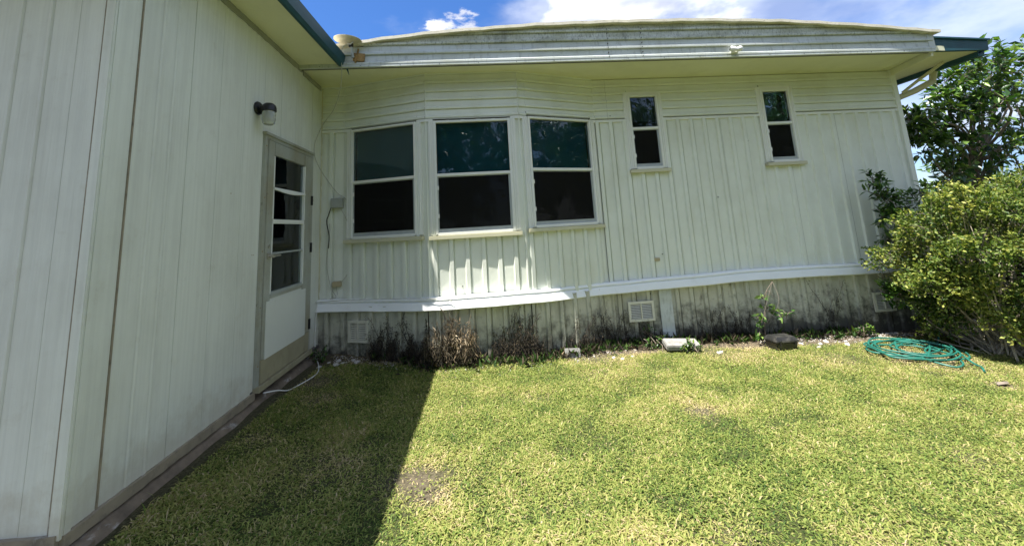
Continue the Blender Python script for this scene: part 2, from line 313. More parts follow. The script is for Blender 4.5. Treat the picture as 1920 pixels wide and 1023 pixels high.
# ------------------------------------------------------------------ facets of the house wall
FP = [(-1.945, 4.675), (-1.68, 4.675), (-.65, 4.335), (.42, 4.335), (1.42, 4.675), (5.60, 4.675)]
def fmat(P, Q, off=0):
    d = Vector((Q[0]-P[0], Q[1]-P[1], 0)); L = d.length; d.normalize(); n = Vector((-d.y, d.x, 0))
    M = Matrix(((d.x, n.x, 0, P[0]+n.x*off), (d.y, n.y, 0, P[1]+n.y*off), (0, 0, 1, 0), (0, 0, 0, 1))); return M, L
FM = [fmat(FP[i], FP[i+1]) for i in range(5)]
OPEN = {1: [(.142, .942, -.025, 1.21)], 2: [(.115, .935, -.035, 1.20)], 3: [(.125, .936, -.012, 1.225)], 4: [(.473, .812, .631, 1.54), (2.27, 2.616, .637, 1.555)]}
house = thing('mobile_home', (1.8, 4.675, -1.35), 'long off-white metal-sided mobile home with a bay of three windows and bowed flat roof', 'house')
ZT, ZB, ZU = 1.795, -.80, 1.235
def pieces(a, b, z0, z1, ops, pad=.0):
    """rectangle minus window openings -> list of rectangles"""
    out = []; cuts = sorted({a, b} | {min(b, max(a, q)) for o in ops for q in (o[0]-pad, o[1]+pad)})
    for u0, u1 in zip(cuts, cuts[1:]):
        if u1-u0 < 1e-4: continue
        mid = (u0+u1)/2; zz = [(z0, z1)]
        for o in ops:
            if o[0]-pad < mid < o[1]+pad:
                nz = []
                for p, q in zz:
                    lo, hi = max(p, o[2]-pad), min(q, o[3]+pad)
                    if lo >= hi: nz.append((p, q)); continue
                    if lo-p > .004: nz.append((p, lo))
                    if q-hi > .004: nz.append((hi, q))
                zz = nz
        out += [(u0, u1, p, q) for p, q in zz]
    return out
P_ = .176
RIBP = [(0, 0), (.092, 0), (.108, -.015), (.146, -.015), (.150, .014), (.158, .018), (.163, 0), (P_, 0)]
RIBD = [(0, 0), (.094, 0), (.103, -.024), (.143, -.024), (.147, .016), (.160, .018), (.164, 0), (P_, 0)]
def ribmesh(t0, t1, h, key, m, nz=1, disp=None, prof=RIBP):
    if disp is None: prof = RIBD
    pts = [(t0, float(np.interp(t0, *zip(*prof))))] + [p for p in prof if t0+1e-4 < p[0] < t1-1e-4] + [(t1, float(np.interp(t1, *zip(*prof))))]
    k = (key, round(t0, 3), round(t1, 3), round(h, 3))
    if disp is None and k in MC: return MC[k]
    mb = MB(); n = len(pts)
    for j in range(nz+1):
        z = h*j/nz
        for (x, y) in pts: mb.v.append((x-t0, y + (disp(x, z/h) if disp else 0), z))
    for j in range(nz):
        for i in range(n-1): mb.f.append((j*n+i, j*n+i+1, (j+1)*n+i+1, (j+1)*n+i))
    me = bpy.data.meshes.new('vertical_panel'); me.from_pydata(mb.v, [], mb.f); me.materials.append(m)
    if disp is None: MC[k] = me
    return me
MC = {}
def ribwall(parent, name, fi, L, M, z0, z1, ops, m, off=0, start=0, jitter=.0015, dent=False, zfun=None):
    i = 0; u = -start
    while u < L-1e-4:
        a, b_ = max(u, 0), min(u+P_, L)
        if b_-a > .006:
            zz0 = z0 if zfun is None else zfun((a+b_)/2)
            for (p, q, w0, w1) in pieces(a, b_, zz0, z1, ops):
                if q-p < .004: continue
                dd = None
                if dent:
                    ph = random.uniform(0, 6); am = random.uniform(.001, .006)
                    dd = lambda x, s, ph=ph, am=am: -(.008*math.sin(math.pi*s) + am*math.sin(7*s+ph)*math.sin(math.pi*min(1, x/P_)))
                me = ribmesh(p-u, q-u, w1-w0, name, m, 9 if dent else 1, dd)
                if dent: me.polygons.foreach_set('use_smooth', np.zeros(len(me.polygons), dtype=bool))
                o = bpy.data.objects.new(name, me)
                place(o, parent, M @ T(p, off + random.uniform(-jitter, jitter), w0))
        u += P_; i += 1
for i, (M, L) in enumerate(FM):
    ops = OPEN.get(i, [])
    st = (.0, .03, .055, .06, .10)[i]
    for o in ops:
        pass
    ribwall(house, 'vertical_panel', i, L, M, ZB, ZU, ops, siding, 0, st, dent=(i == 2))
    # sheathing just behind the metal
    mb = MB()
    for (p, q, a, b2) in pieces(0, L, -.9, 1.82, ops): mb.box((p, .022, a), (q, .045, b2))
    mb.build('sheathing', room_m, house, M)
# horizontal planks
PH = .105
def plank(parent, M, u0, u1, z0, z1, m, name='siding_plank', ctop=None, n=1, lap=.023, dz=0):
    mb = MB(); nn = n+1
    prof = [(0.0, .012), (.009, -lap), (.030, -lap), (.044, -.007), (1, -.003)]
    for j in range(nn):
        u = u0+(u1-u0)*j/n; zt = z1 if ctop is None else min(z1, ctop(u)); hh = zt-z0
        for k, (s, y) in enumerate(prof):
            z = (s if s < .2 else hh) ; z = min(z, max(hh, .0005))
            mb.v.append((u-u0, y, z))
    K = len(prof)
    for j in range(n):
        for k in range(K-1): mb.f.append((j*K+k, (j+1)*K+k, (j+1)*K+k+1, j*K+k+1))
    me = mb.mesh(name, m); o = bpy.data.objects.new(name, me)
    return place(o, parent, M @ T(u0, random.uniform(-.001, .001), z0+dz))
for i, (M, L) in enumerate(FM):
    ops = [(a-.035, b2+.035, c, d+.05) for (a, b2, c, d) in OPEN.get(i, [])]
    z = ZU+.022 if i != 4 else ZU+.03
    while z < ZT:
        z1 = min(z+PH, ZT+.01)
        segs = [(0, L)] if i != 4 else [(0, .17), (.172, L)]
        for (a, b2) in segs:
            for (p, q, w0, w1) in pieces(a, b2, z, z1, ops):
                if w1-w0 > .02 and q-p > .01: plank(house, M, p, q, w0, w1, siding)
        z += PH
    for (a, b2, c, d) in pieces(0, L, ZU-.012, ZU+.020, ops): MB().box((a, -.022, c), (b2, .0, d)).build('trim_strip', white_al, house, M)
# corner trims at the bay edges
for k, (x, y) in enumerate(FP[1:5]):
    wd_ = .008
    MB().tube([(x, y-.008, ZU), (x, y-.008, ZT)], wd_, 6).build('corner_trim', siding, house)
for x, y, nm in ((-.65, 4.335, 0), (.42, 4.335, 1)):
    MB().tube([(x, y-.006, ZB), (x, y-.006, ZU)], .014, 8).build('corner_trim', siding, house)
MB().box((5.56, 4.645, -.86), (5.625, 4.69, 1.80)).build('corner_trim', siding, house)
# windows
def window(fi, op, rail, kind):
    M, L = FM[fi]; a, b2, c, d = op; bay = kind == 'bay'
    fw = .026; mb = MB()
    y0, y1 = -.040, .03
    mb.box((a-fw, y0, c-.02), (a, y1, d+fw)).box((b2, y0, c-.02), (b2+fw, y1, d+fw)).box((a, y0, d), (b2, y1, d+fw)).box((a, y0-.006, c-.03), (b2, y1, c))
    fr = mb.build('window_frame', white_al, house, M, bevel=.003)
    cw = .062 if bay else .055; cs = MB(); cy0 = -.024; x0, x1 = a-fw, b2+fw
    L0, L1 = (max(.012, x0-cw), min(L-.012, x1+cw)) if bay else (x0-cw, x1+cw)
    ct = d+fw+(.0 if bay else .04)
    for (p, q) in ((L0, x0), (x1, L1)):
        w_ = q-p; h_ = cy0; f_ = .007
        pr = [(p, 0), (p, h_)]
        for s_ in (.2, .55): pr += [(p+w_*s_, h_), (p+w_*s_+.002, h_-f_), (p+w_*(s_+.15)-.002, h_-f_), (p+w_*(s_+.15), h_)]
        pr += [(q, h_), (q, 0)]
        MB().prism(pr, 2, c-.02, ct).build('casing_board', white_al, fr, M)
    if not bay: MB().box((x0, cy0, d+fw+.001), (x1, 0, ct)).build('casing_board', white_al, fr, M)
    sl = MB().box((L0-.012, -.062, c-.075), (L1+.012, -.0, c-.032)); sl.build('sill', sill_m, fr, M, bevel=.004)
    MB().box((a, -.034, rail-.016), (b2, .0, rail+.016)).build('meeting_rail', white_al, fr, M, bevel=.003)
    MB().box((a, -.006, rail+.016), (b2, -.002, d)).build('pane', glass, fr, M)
    sf = MB(); s0 = .022
    sf.box((a, -.020, c), (a+.012, -.004, rail-.016)).box((b2-s0, -.020, c), (b2, -.004, rail-.016)).box((a+.012, -.020, c), (b2-s0, -.004, c+.04)).box((a+.012, -.020, rail-.026), (b2-s0, -.004, rail-.016))
    sf.build('screen_frame', grey_al, fr, M)
    MB().box((a+.012, -.012, c+.04), (b2-s0, -.010, rail-.026)).build('insect_screen', screen, fr, M)
    MB().box((a+.012, .004, c+.04), (b2-s0, .008, rail-.026)).build('pane', glass, fr, M)
    for zz in (c+(rail-c)*.25, c+(rail-c)*.74): MB().box((a+.002, -.030, zz), (a+.016, -.02, zz+.045)).build('screen_clip', flood_m, fr, M)
    if bay:
        bl = MB(); z = rail+.0
        while z < d: bl.add([(a, .050, z), (b2, .050, z), (b2, .062, z+.021), (a, .062, z+.021)], [(0, 1, 2, 3)]); z += .019
        bl.build('blind', blind_m, fr, M)
    else:
        cu = MB(); n = 40
        for j in range(n+1):
            x = a+(b2-a)*j/n; y = .10+.012*math.sin(j*1.7)
            cu.v += [(x, y, rail+.12), (x, y, d)]
        for j in range(n): cu.f.append((2*j, 2*j+2, 2*j+3, 2*j+1))
        cu.build('curtain', mat('dim_curtain', (.30,.31,.29), .9), fr, M)
for fi, k, r in ((1, 0, .60), (2, 0, .60), (3, 0, .625)): window(fi, OPEN[fi][k], r, 'bay')
for k in (0, 1): window(4, OPEN[4][k], 1.125, 'small')
# belt of white vinyl over the joint to the skirt, a bowed run
path = [(-1.935,4.62,-.767),(-1.6,4.60,-.775),(-1.2,4.50,-.782),(-.85,4.36,-.775),(-.56,4.28,-.770),(-.2,4.26,-.768),(.27,4.265,-.764),(.7,4.40,-.783),(1.15,4.585,-.795),(1.6,4.615,-.790),(2.0,4.62,-.778),(2.43,4.62,-.772),(3.1,4.62,-.753),(3.8,4.62,-.757),(4.75,4.62,-.772),(5.62,4.62,-.785)]
def spline(pts, n):
    P = [Vector(p) for p in pts]; P = [P[0]*2-P[1]] + P + [P[-1]*2-P[-2]]; out = []
    for i in range(1, len(P)-2):
        for k in range(n):
            s = k/n; a, b_, c, d = P[i-1:i+3]
            out.append(.5*((2*b_)+(c-a)*s+(2*a-5*b_+4*c-d)*s*s+(3*b_-a-3*c+d)*s**3))
    out.append(P[-2]); return out
sp = spline(path, 6)
prof = [(.05, .064), (-.010, .062), (-.018, .052), (-.020, .038), (-.002, .033), (-.002, .026), (-.022, .018), (-.026, .010), (-.046, -.056), (-.034, -.066), (.05, -.066)]
def belt(i0, i1):
    mb = MB(); K = len(prof)
    for i in range(i0, i1+1):
        p = sp[i]; d = (sp[min(i+1, len(sp)-1)]-sp[max(i-1, 0)]).normalized(); n = Vector((-d.y, d.x, 0)).normalized()
        for (y, z) in prof: mb.v.append(tuple(p + n*y + Vector((0, 0, z + .0012*math.sin(i*.9)))))
    for i in range(i1-i0):
        for k in range(K-1): mb.f.append((i*K+k, (i+1)*K+k, (i+1)*K+k+1, i*K+k+1))
    mb.f.append(tuple(range(K))[::-1]); mb.f.append(tuple((i1-i0)*K+k for k in range(K)))
    return mb.build('belt_moulding', vinyl, house)
belt(0, 28); belt(28, 52); belt(52, len(sp)-1)
# skirt
SK = [(-1.945, 4.655), (-1.70, 4.655), (-.66, 4.308), (.43, 4.308), (1.44, 4.655), (5.60, 4.655)]
VENT = [(-1.585, -1.335, -1.165, -.935), (1.60, 1.91, -1.19, -.965), (4.67, 4.94, -1.29, -1.065)]
for i in range(5):
    M, L = fmat(SK[i], SK[i+1]); ribwall(house, 'skirt_panel', i, L, M, -1.75, -.79, [], skirt_m, 0, (.02, .07, .02, .11, .05)[i], jitter=.004)
for (x0, x1, z0, z1) in VENT:
    yy = float(np.interp(x0, [p[0] for p in SK], [p[1] for p in SK]))
    M = T(x0, yy-.045, z0) @ (Matrix.Identity(4) if x0 > 0 else Matrix.Rotation(-.322, 4, 'Z')); w_, h_ = x1-x0, z1-z0
    fr = MB(); fr.box((0,0,0),(w_,.02,.028)).box((0,0,h_-.028),(w_,.02,h_)).box((0,0,.028),(.028,.02,h_-.028)).box((w_-.028,0,.028),(w_,.02,h_-.028)).box((w_/2-.007,0,.028),(w_/2+.007,.02,h_-.028))
    v = fr.build('crawl_space_vent', ventm, house, M)
    MB().box((.02,.021,.02),(w_-.02,.03,h_-.02)).build('vent_backing', darkhole, v, M)
    z = .032
    for q in range(9):
        dz = (h_-.06)/9
        sl = MB()
        for (p0, p1) in ((.03, w_/2-.009), (w_/2+.009, w_-.03)): sl.add([(p0,.004,z),(p1,.004,z),(p1,.016,z+dz*.62),(p0,.016,z+dz*.62)], [(0,1,2,3)])
        sl.build('louvre', ventm, v, M); z += dz
MB().box((1.99, 4.622, -1.6), (2.14, 4.637, -.83)).build('skirt_post', facia_m, house)
# fascia with a bowed top
FX = [-1.95,-1.456,-1.053,-.464,.629,1.538,2.539,3.532,4.545,5.43]; FZ = [1.90,1.985,2.04,2.105,2.17,2.19,2.19,2.155,2.08,1.985]
ctop = lambda x: float(np.interp(x, FX, FZ))
YF = 4.02
def fbot(x): return 1.775 if x > -1 else 1.762
Mf = T(0, YF, 0); z = 1.78; r_ = 0
rows = [1.785, 1.895, 2.0, 2.105, 2.3]
for zz0, zz1 in zip(rows, rows[1:]):
    for (a, b2) in ((-1.94, 1.45), (1.452, 1.83), (1.832, 5.43)):
        xsn = np.linspace(a, b2, 60); ok = [x for x in xsn if ctop(x) > zz0+.006]
        if len(ok) < 2: continue
        plank(house, Mf, ok[0], ok[-1], zz0, zz1, mildew_m if (zz0 > 1.99 or (zz0 > 1.95)) else facia_m, 'fascia_plank', ctop, max(2, len(ok)//2), .024)
MB().box((-1.94, YF-.022, 1.765), (5.43, YF+.01, 1.792)).build('fascia_drip_edge', facia_m, house)
MB().prism([(-1.94,1.77),(5.43,1.77)] + [(x, ctop(x)) for x in np.linspace(5.43, -1.94, 40)], 1, YF+.004, YF+.05).build('fascia_backing', room_m, house)
MB().box((5.37, YF-.016, 1.80), (5.45, YF+.02, 1.985)).build('fascia_end', facia_m, house)
# roof
mb = MB(); X = np.linspace(-1.95, 5.5, 50); n = len(X)
for (y, dz) in ((3.955, .002), (3.955, .035), (3.99, .045), (9.5, .045), (9.5, 0)):
    for k, x in enumerate(X): mb.v.append((x, y, ctop(x)+dz+.004*math.sin(k*2.3)*(y < 4)))
for j in range(4):
    for k in range(n-1): mb.f.append((j*n+k, j*n+k+1, (j+1)*n+k+1, (j+1)*n+k))
for k in range(n-1): mb.f.append((4*n+k, 4*n+k+1, k+1, k))
mb.f.append((0, n, 2*n, 3*n, 4*n)); mb.f.append((n-1, 2*n-1, 3*n-1, 4*n-1, 5*n-1))
mb.build('roof', rooflip_m, house)
# soffit boards, ceiling, far walls and floor closing the body
mb = MB(); mb.box((-1.94, YF+.012, ZT+.002), (5.43, 4.70, ZT+.02)); mb.build('soffit', soffit_m, house)
mb = MB()
mb.box((-1.94, 4.72, 1.82), (5.6, 9.4, 1.84)).box((-1.94, 4.74, -.92), (5.6, 9.4, -.90)).box((-.60, 4.40, -.86), (.37, 4.74, -.84)).box((-1.94, 9.38, -1.7), (5.6, 9.42, 1.84)).box((-1.96, 4.75, -1.7), (-1.94, 9.4, 1.84)).box((-1.94, 7.2, -.9), (5.6, 7.22, 1.82)).box((2.6, 4.75, -.9), (2.62, 7.2, 1.82))
mb.build('inner_shell', room_m, house)
MB().box((5.58, 4.69, -1.7), (5.61, 9.4, 1.80)).build('side_wall', siding, house)
# side eave with teal gutter
MB().add([(5.45,YF+.03,1.80),(6.15,YF+.10,1.80),(6.15,9.4,1.80),(5.45,9.4,1.80),(5.45,YF+.03,1.86),(6.15,YF+.10,1.86),(6.15,9.4,1.86),(5.45,9.4,1.86)],[(0,3,2,1),(4,5,6,7),(0,1,5,4),(1,2,6,5),(2,3,7,6),(3,0,4,7)]).build('side_soffit', soffit_m, house)
mb = MB(); mb.prism([(5.462,1.795),(6.24,1.795),(6.25,1.905),(6.25,1.93),(5.462,1.975)], 1, YF+.05, YF+.085); mb.build('eave_fascia', teal, house, bevel=.004)
MB().prism([(5.46,1.965),(6.262,1.918),(6.262,1.936),(5.46,1.985)], 1, YF+.03, YF+.12).build('eave_cap', teal, house)
gp = [(6.15,1.83),(6.15,1.74),(6.20,1.735),(6.235,1.76),(6.25,1.80),(6.25,1.845),(6.235,1.845),(6.22,1.79),(6.165,1.765),(6.165,1.83)]
MB().prism([(x, z) for x, z in gp], 1, YF+.10, 9.4).build('gutter', teal, house)
MB().prism([(5.45,1.862),(6.20,1.862),(6.20,1.90),(5.45,1.97)], 1, YF+.13, 9.4).build('side_roof', rooflip_m, house)
MB().add([(5.40,YF+.01,1.797),(5.43,YF+.01,1.797),(5.60,4.66,1.797),(5.57,4.66,1.797),(5.40,YF+.01,1.72),(5.43,YF+.01,1.72),(5.60,4.66,1.72),(5.57,4.66,1.72)],[(0,3,2,1),(4,5,6,7),(0,1,5,4),(1,2,6,5),(2,3,7,6),(3,0,4,7)]).build('soffit_return', soffit_m, house)
ds = MB(); ds.tube([(6.17,4.62,1.76),(6.16,4.65,1.62),(5.98,4.74,1.52),(5.76,4.79,1.44),(5.71,4.80,1.30),(5.71,4.80,.3),(5.72,4.80,-1.3)], .042, 8); ds.build('downspout', sill_m, house, smooth=True)
MB().tube([(6.05,4.40,1.79),(5.9,4.62,1.62),(5.80,4.75,1.50)], .02, 6).build('gutter_strap', sill_m, house)
# small fixtures on the wall
MB().box((-1.805,4.60,.315),(-1.675,4.672,.43)).build('utility_box', box_m, house, bevel=.006)
MB().box((-1.783,4.625,-.575),(-1.69,4.672,-.515)).build('outlet_plate', tan_m, house, bevel=.004)
MB().box((1.972,4.655,-.525),(2.066,4.672,-.485)).build('outlet_plate', tan_m, house, bevel=.004)
MB().tube([(-1.10,4.485,-.42),(-1.095,4.48,-.50),(-1.105,4.48,-.58)], .006, 5).build('wall_hook', rust_m, house)

# ------------------------------------------------------------------ annex at the left
YL = math.radians(-1.77151712); AX = (-1.857, 1.96)
dl = (math.sin(YL), math.cos(YL))
ML, _ = fmat(AX, (AX[0]+dl[0], AX[1]+dl[1])); LL = 2.72
MF, LF = fmat((-5.6, 1.96), (-1.857, 1.96))
annex = thing('annex_building', (-3.4, 3.3, -1.2), 'pale green-white panelled annex wall with storm door at left, teal gutter above', 'building')
DOOR = (1.425, 2.425, -1.16, .905)
WB = -1.185; WT = 1.80
def annex_wall(M, L, seams, ops, y=0):
    for a, b2 in zip(seams, seams[1:]):
        g0 = .0009
        for (p, q, w0, w1) in pieces(a+g0, b2-g0, WB, WT, ops):
            if q-p < .01: continue
            mb = MB(); mb.box((0, 0, 0), (q-p, .02, w1-w0))
            mb.build('wall_panel', annex_m, annex, M @ T(p, y+random.uniform(-.0015, .0015), w0), bevel=.0012)
annex_wall(ML, LL, [.035,.160,.558,.846,1.146,1.425,1.72,2.02,2.28,2.43,2.58,LL], [DOOR])
annex_wall(MF, LF, [0,1.2,2.4,LF-.165,LF-.035], [])
# battens and raised creases
for u in (.155,): MB().box((u-.004,-.006,WB),(u+.004,.0,WT)).build('joint_batten', bottom_m, annex, ML)
for u in (3.44, 3.30, 3.12, 2.9, 2.6, 2.1): MB().prism([(u-.012,0),(u-.004,-.005),(u+.004,-.005),(u+.012,0)], 2, WB, WT).build('panel_crease', annex_m, annex, MF)
for u in (.31, .42): MB().prism([(u-.014,0),(u-.004,-.003),(u+.004,-.003),(u+.014,0)], 2, WB, WT).build('panel_crease', annex_m, annex, ML)
MB().box((LF-.035,-.014,WB-.01),(LF+.012,.0,WT)).build('corner_trim', annex_m, annex, MF, bevel=.003)
MB().box((.0,-.012,WB-.01),(.035,.0,WT)).build('corner_trim', annex_m, annex, ML, bevel=.003)
mb = MB()
for (p, q, a, b2) in pieces(0, LL, WB, WT, [DOOR]): mb.box((p, .021, a), (q, .05, b2))
mb.build('wall_backing', bottom_m, annex, ML); MB().box((0,.021,WB),(LF-.06,.05,WT)).build('wall_backing', bottom_m, annex, MF)
# base strip and top caulk with a ragged edge
def ragged(name, m, M, u0, u1, z0, z1, y0, n, amp):
    mb = MB()
    for i in range(n+1):
        u = u0+(u1-u0)*i/n; d0, d1 = random.uniform(-amp, amp), random.uniform(-amp, amp)
        mb.v += [(u, 0, z0+d0), (u, y0, z0+d0), (u, y0, z1+d1), (u, 0, z1+d1)]
    for i in range(n):
        for k in range(3): mb.f.append((4*i+k, 4*i+4+k, 4*i+5+k, 4*i+k+1))
    mb.f += [(0,1,2,3), (4*n+3,4*n+2,4*n+1,4*n)]
    return mb.build(name, m, annex, M)
ragged('top_seal', caulk_m, ML, .0, 2.13, 1.752, 1.803, -.012, 60, .004)
ragged('top_seal', caulk_m, ML, 2.15, 2.64, 1.735, 1.785, -.012, 14, .002)
ragged('top_seal', caulk_m, MF, 0, LF, 1.755, 1.803, -.012, 60, .004)
for (a, b2) in ((.0, 1.425), (2.43, LL)): ragged('base_strip', bottom_m, ML, a, b2, WB-.05, WB+.002, -.020, 40, .003)
ragged('base_strip', bottom_m, MF, 0, LF, WB-.06, WB+.012, -.020, 50, .003)
# footing
mb = MB(); n = 50
for i in range(n+1):
    u = -.16 + (LL+.16)*i/n; w_ = .028+.016*mnoise.noise(Vector((u*3,0,0)))+.006*mnoise.noise(Vector((u*17,0,3))); h_ = .010*mnoise.noise(Vector((u*4,5,0)))
    mb.v += [(u,.05,WB-.055),(u,-w_+.02,WB-.062+h_),(u,-w_,WB-.078+h_),(u,-w_-.035,-1.31+h_),(u,-w_-.07,-1.5)]
for i in range(n):
    for k in range(4): mb.f.append((5*i+k,5*i+5+k,5*i+6+k,5*i+k+1))
mb.f += [(0,1,2,3,4)]
mb.build('footing', concrete, annex, ML, smooth=True)
MB().prism([(.05,WB-.055),(-.07,WB-.060),(-.085,WB-.07),(-.115,-1.30),(-.13,-1.6),(.05,-1.6)], 0, 0, LF+.1).build('footing', concrete, annex, MF)
# roof, soffit, gutter
YR0, YR1 = 1.36, 4.012
MB().box((-5.9, YR0+.02, 1.803), (-1.50, YR1, 1.822)).build('soffit', soffit_m, annex)
MB().box((-5.95, YR0-.01, 1.905), (-1.475, YR1+.05, 1.935)).build('roof', rooflip_m, annex)
gp = [(-1.50,1.79),(-1.50,1.775),(-1.475,1.772),(-1.452,1.80),(-1.445,1.85),(-1.44,1.905),(-1.455,1.905),(-1.46,1.85),(-1.50,1.83)]
MB().prism(gp, 1, YR0-.02, YR1+.02).build('gutter', teal, annex)
MB().box((-1.52, YR0, 1.822),(-1.50, YR1, 1.904)).build('fascia', teal, annex)
MB().box((-5.9, YR0-.02, 1.775),(-1.50, YR0, 1.904)).build('fascia', teal, annex)
MB().add([(-1.53,YR1+.01,1.80),(-1.44,YR1+.03,1.80),(-1.415,YR1+.05,1.70),(-1.45,YR1+.012,1.79),(-1.53,YR1,1.905),(-1.44,YR1+.02,1.905),(-1.41,YR1+.04,1.70),(-1.45,YR1+.002,1.905)],[(0,1,5,4),(1,2,6,5),(0,3,2,1),(4,5,6,7),(2,3,7,6),(3,0,4,7)]).build('gutter_end', teal, annex)
mb = MB(); mb.box((-5.6,4.0,WB),(-1.96,4.03,1.80)).box((-5.62,1.98,WB),(-5.6,4.03,1.80)).box((-5.6,1.99,-1.2),(-1.90,4.6,-1.17)).box((-3.4,2.02,-1.2),(-3.38,4.0,1.8)).box((-5.6,4.6,WB),(-1.96,4.63,1.8)).box((-5.6,4.0,1.8),(-1.95,4.63,1.82))
mb.build('inner_shell', room_m, annex)
# storm door
a, b2, c, d = DOOR
fr = MB(); fr.box((a,-.022,c),(a+.045,.03,d)).box((b2-.045,-.022,c),(b2,.03,d)).box((a+.045,-.022,d-.035),(b2-.045,.03,d)).box((a-.01,-.035,d-.004),(b2+.01,.0,d+.022))
df = fr.build('door_frame', door_frame_m, annex, ML, bevel=.002)
MB().box((a,-.05,c-.03),(b2,.03,c+.012)).build('threshold', beige_m, df, ML)
D = MB(); x0, x1 = a+.05, b2-.05; g0, g1 = a+.155, b2-.225; yf, yb = -.028, .004
ZP = [(.455,.735),(.175,.435),(-.46,.135)]
D.box((x0,yf,c+.20),(g0,yb,d-.04)).box((g1,yf,c+.20),(x1,yb,d-.04)).box((g0,yf,.745),(g1,yb,d-.04))
D.box((g0,yf,-.50),(g1,yb,-.47))
door = D.build('storm_door', door_frame_m, annex, ML, bevel=.003)
MB().box((x0,yf-.002,c+.018),(x1,yb,c+.197)).build('kick_rail', beige_m, door, ML, bevel=.003)
MB().box((x0+.04,yf-.007,c+.19),(x1-.10,yf-.0005,-.515)).build('lower_panel', panel_white, door, ML, bevel=.003)
MB().box((x0+.04,yf+.004,c+.19),(x1-.10,yb,-.50)).build('panel_backing', panel_white, door, ML)
fr2 = MB()
for (z0, z1) in ZP: fr2.box((g1-.014,yf-.006,z0),(g1+.006,yb,z1)).box((g0-.008,yf-.004,z0),(g0+.004,yb,z1))
fr2.build('glazing_bead', white_al, door, ML)
for z0 in (.435,.135): MB().box((g0,yf-.006,z0),(g1,yb,z0+.018 if z0 > .2 else z0+.038)).build('cross_rail', white_al, door, ML, bevel=.003)
mb = MB(); n = 14    # bowed loose strip of glazing between the upper panes
for i in range(n+1):
    s_ = i/n; u = g0+(g1-g0)*s_; sag = -.020*math.sin(math.pi*s_)
    mb.v += [(u, yf-.010, .437+sag-.004), (u, yf-.014, .437+sag), (u, yf-.006, .455)]
for i in range(n):
    for k in (0,1): mb.f.append((3*i+k,3*i+3+k,3*i+4+k,3*i+k+1))
mb.build('glazing_bead', white_al, door, ML)
MB().box((g0,yf-.004,-.13),(g1,yb,-.115)).build('cross_rail', grey_al, door, ML)
MB().box((g0,yf-.004,-.47),(g1,yb,-.445)).build('cross_rail', grey_al, door, ML)
for (z0, z1) in ((.455,.745),(.153,.435),(-.115,.135),(-.445,-.13)): MB().box((g0,-.014,z0),(g1,-.010,z1)).build('pane', glass, door, ML)
cu = MB(); n = 60
for j in range(n+1):
    x = g0-.1+(g1-g0+.2)*j/n; y = .048+.010*math.sin(j*1.3)
    cu.v += [(x, y, -.6), (x, y, .8)]
for j in range(n): cu.f.append((2*j, 2*j+2, 2*j+3, 2*j+1))
cu.build('curtain', mat('dark_curtain', (.05,.055,.045), .9, var=.3, vscale=12, stretch=(1,1,.1)), door, ML)
hd = MB().box((x0+.025,yf-.012,-.165),(x0+.075,yf,-.115)); hd.tube([(x0+.05,yf-.01,-.14),(x0+.05,yf-.05,-.14)], .011, 8).tube([(x0+.03,yf-.052,-.143),(x0+.08,yf-.055,-.137),(x0+.15,yf-.052,-.14)], [.013,.011,.009], 8)
hd.build('handle', brass, door, ML, smooth=True)
for z in (.40,-.10,-.88): MB().box((x1-.012,yf-.008,z-.06),(x1+.018,yf+.0,z+.04)).tube([(x1+.004,yf-.01,z-.06),(x1+.004,yf-.01,z+.04)], .008, 6).build('hinge', lampblack, door, ML)
# wall lamp
lamp = thing('wall_lamp', (-1.90, 3.275, 1.08), 'black wall lamp with ribbed clear glass jar above the storm door', 'wall lamp')
Rx = Matrix.Rotation(math.radians(90), 3, 'Y')
MB().lathe([(0,0),(.055,0),(.058,.008),(.05,.022),(.022,.032),(.018,.06),(0,.06)], (-1.896,3.275,1.10), Rx, 20).build('back_plate', lampblack, lamp, smooth=True)
jx = -1.80
MB().tube([(-1.86,3.275,1.10),(jx,3.275,1.105)], .02, 10).build('arm', lampblack, lamp, smooth=True)
MB().lathe([(0,.045),(.032,.042),(.050,.025),(.056,.0),(.056,-.025),(.05,-.027)], (jx,3.275,1.095), None, 24).build('cap', lampblack, lamp, smooth=True)
MB().lathe([(.048,.0),(.050,-.012),(.053,-.03),(.050,-.05),(.053,-.07),(.049,-.09),(.046,-.105),(.03,-.118),(0,-.12)], (jx,3.275,1.07), None, 24).build('glass_jar', jar_m, lamp, smooth=True)
MB().lathe([(0,.04),(.014,.03),(.02,.0),(.028,-.03),(.02,-.055),(0,-.062)], (jx,3.275,1.05), None, 14).build('bulb', ventm, lamp, smooth=True)

# ------------------------------------------------------------------ dish, floodlight, cables
dish = thing('satellite_dish', (-1.36, 3.95, 1.85), 'round tan satellite dish on rusty bracket at the left roof corner', 'satellite dish')
Rd = Matrix.Rotation(math.radians(3), 3, 'Y') @ Matrix.Rotation(math.radians(4), 3, 'X')
MB().lathe([(0,-.030),(.06,-.026),(.10,-.014),(.132,.002),(.140,.004),(.140,.010),(.130,.010),(.10,-.006),(.06,-.018),(0,-.022)], (-1.385,3.93,2.03), Rd, 40).build('dish', dish_m, dish, smooth=True)
MB().tube([(-1.355,3.945,2.0),(-1.35,3.96,1.93),(-1.345,3.975,1.86)], .014, 8).build('mast', grey_al, dish)
MB().box((-1.375,3.925,1.965),(-1.335,3.955,2.0)).build('mast_clamp', lampblack, dish)
MB().obox((-1.31,3.99,1.885), (.014,.02,.16), Matrix.Rotation(math.radians(12),3,'Y')).obox((-1.29,3.995,1.87),(.12,.014,.09),Matrix.Rotation(.1,3,'Y')).build('bracket', rust_m, dish, bevel=.002)
MB().tube([(-1.385,3.93,2.0),(-1.35,3.90,1.975),(-1.31,3.87,1.985)], .006, 6).build('feed_arm', grey_al, dish)
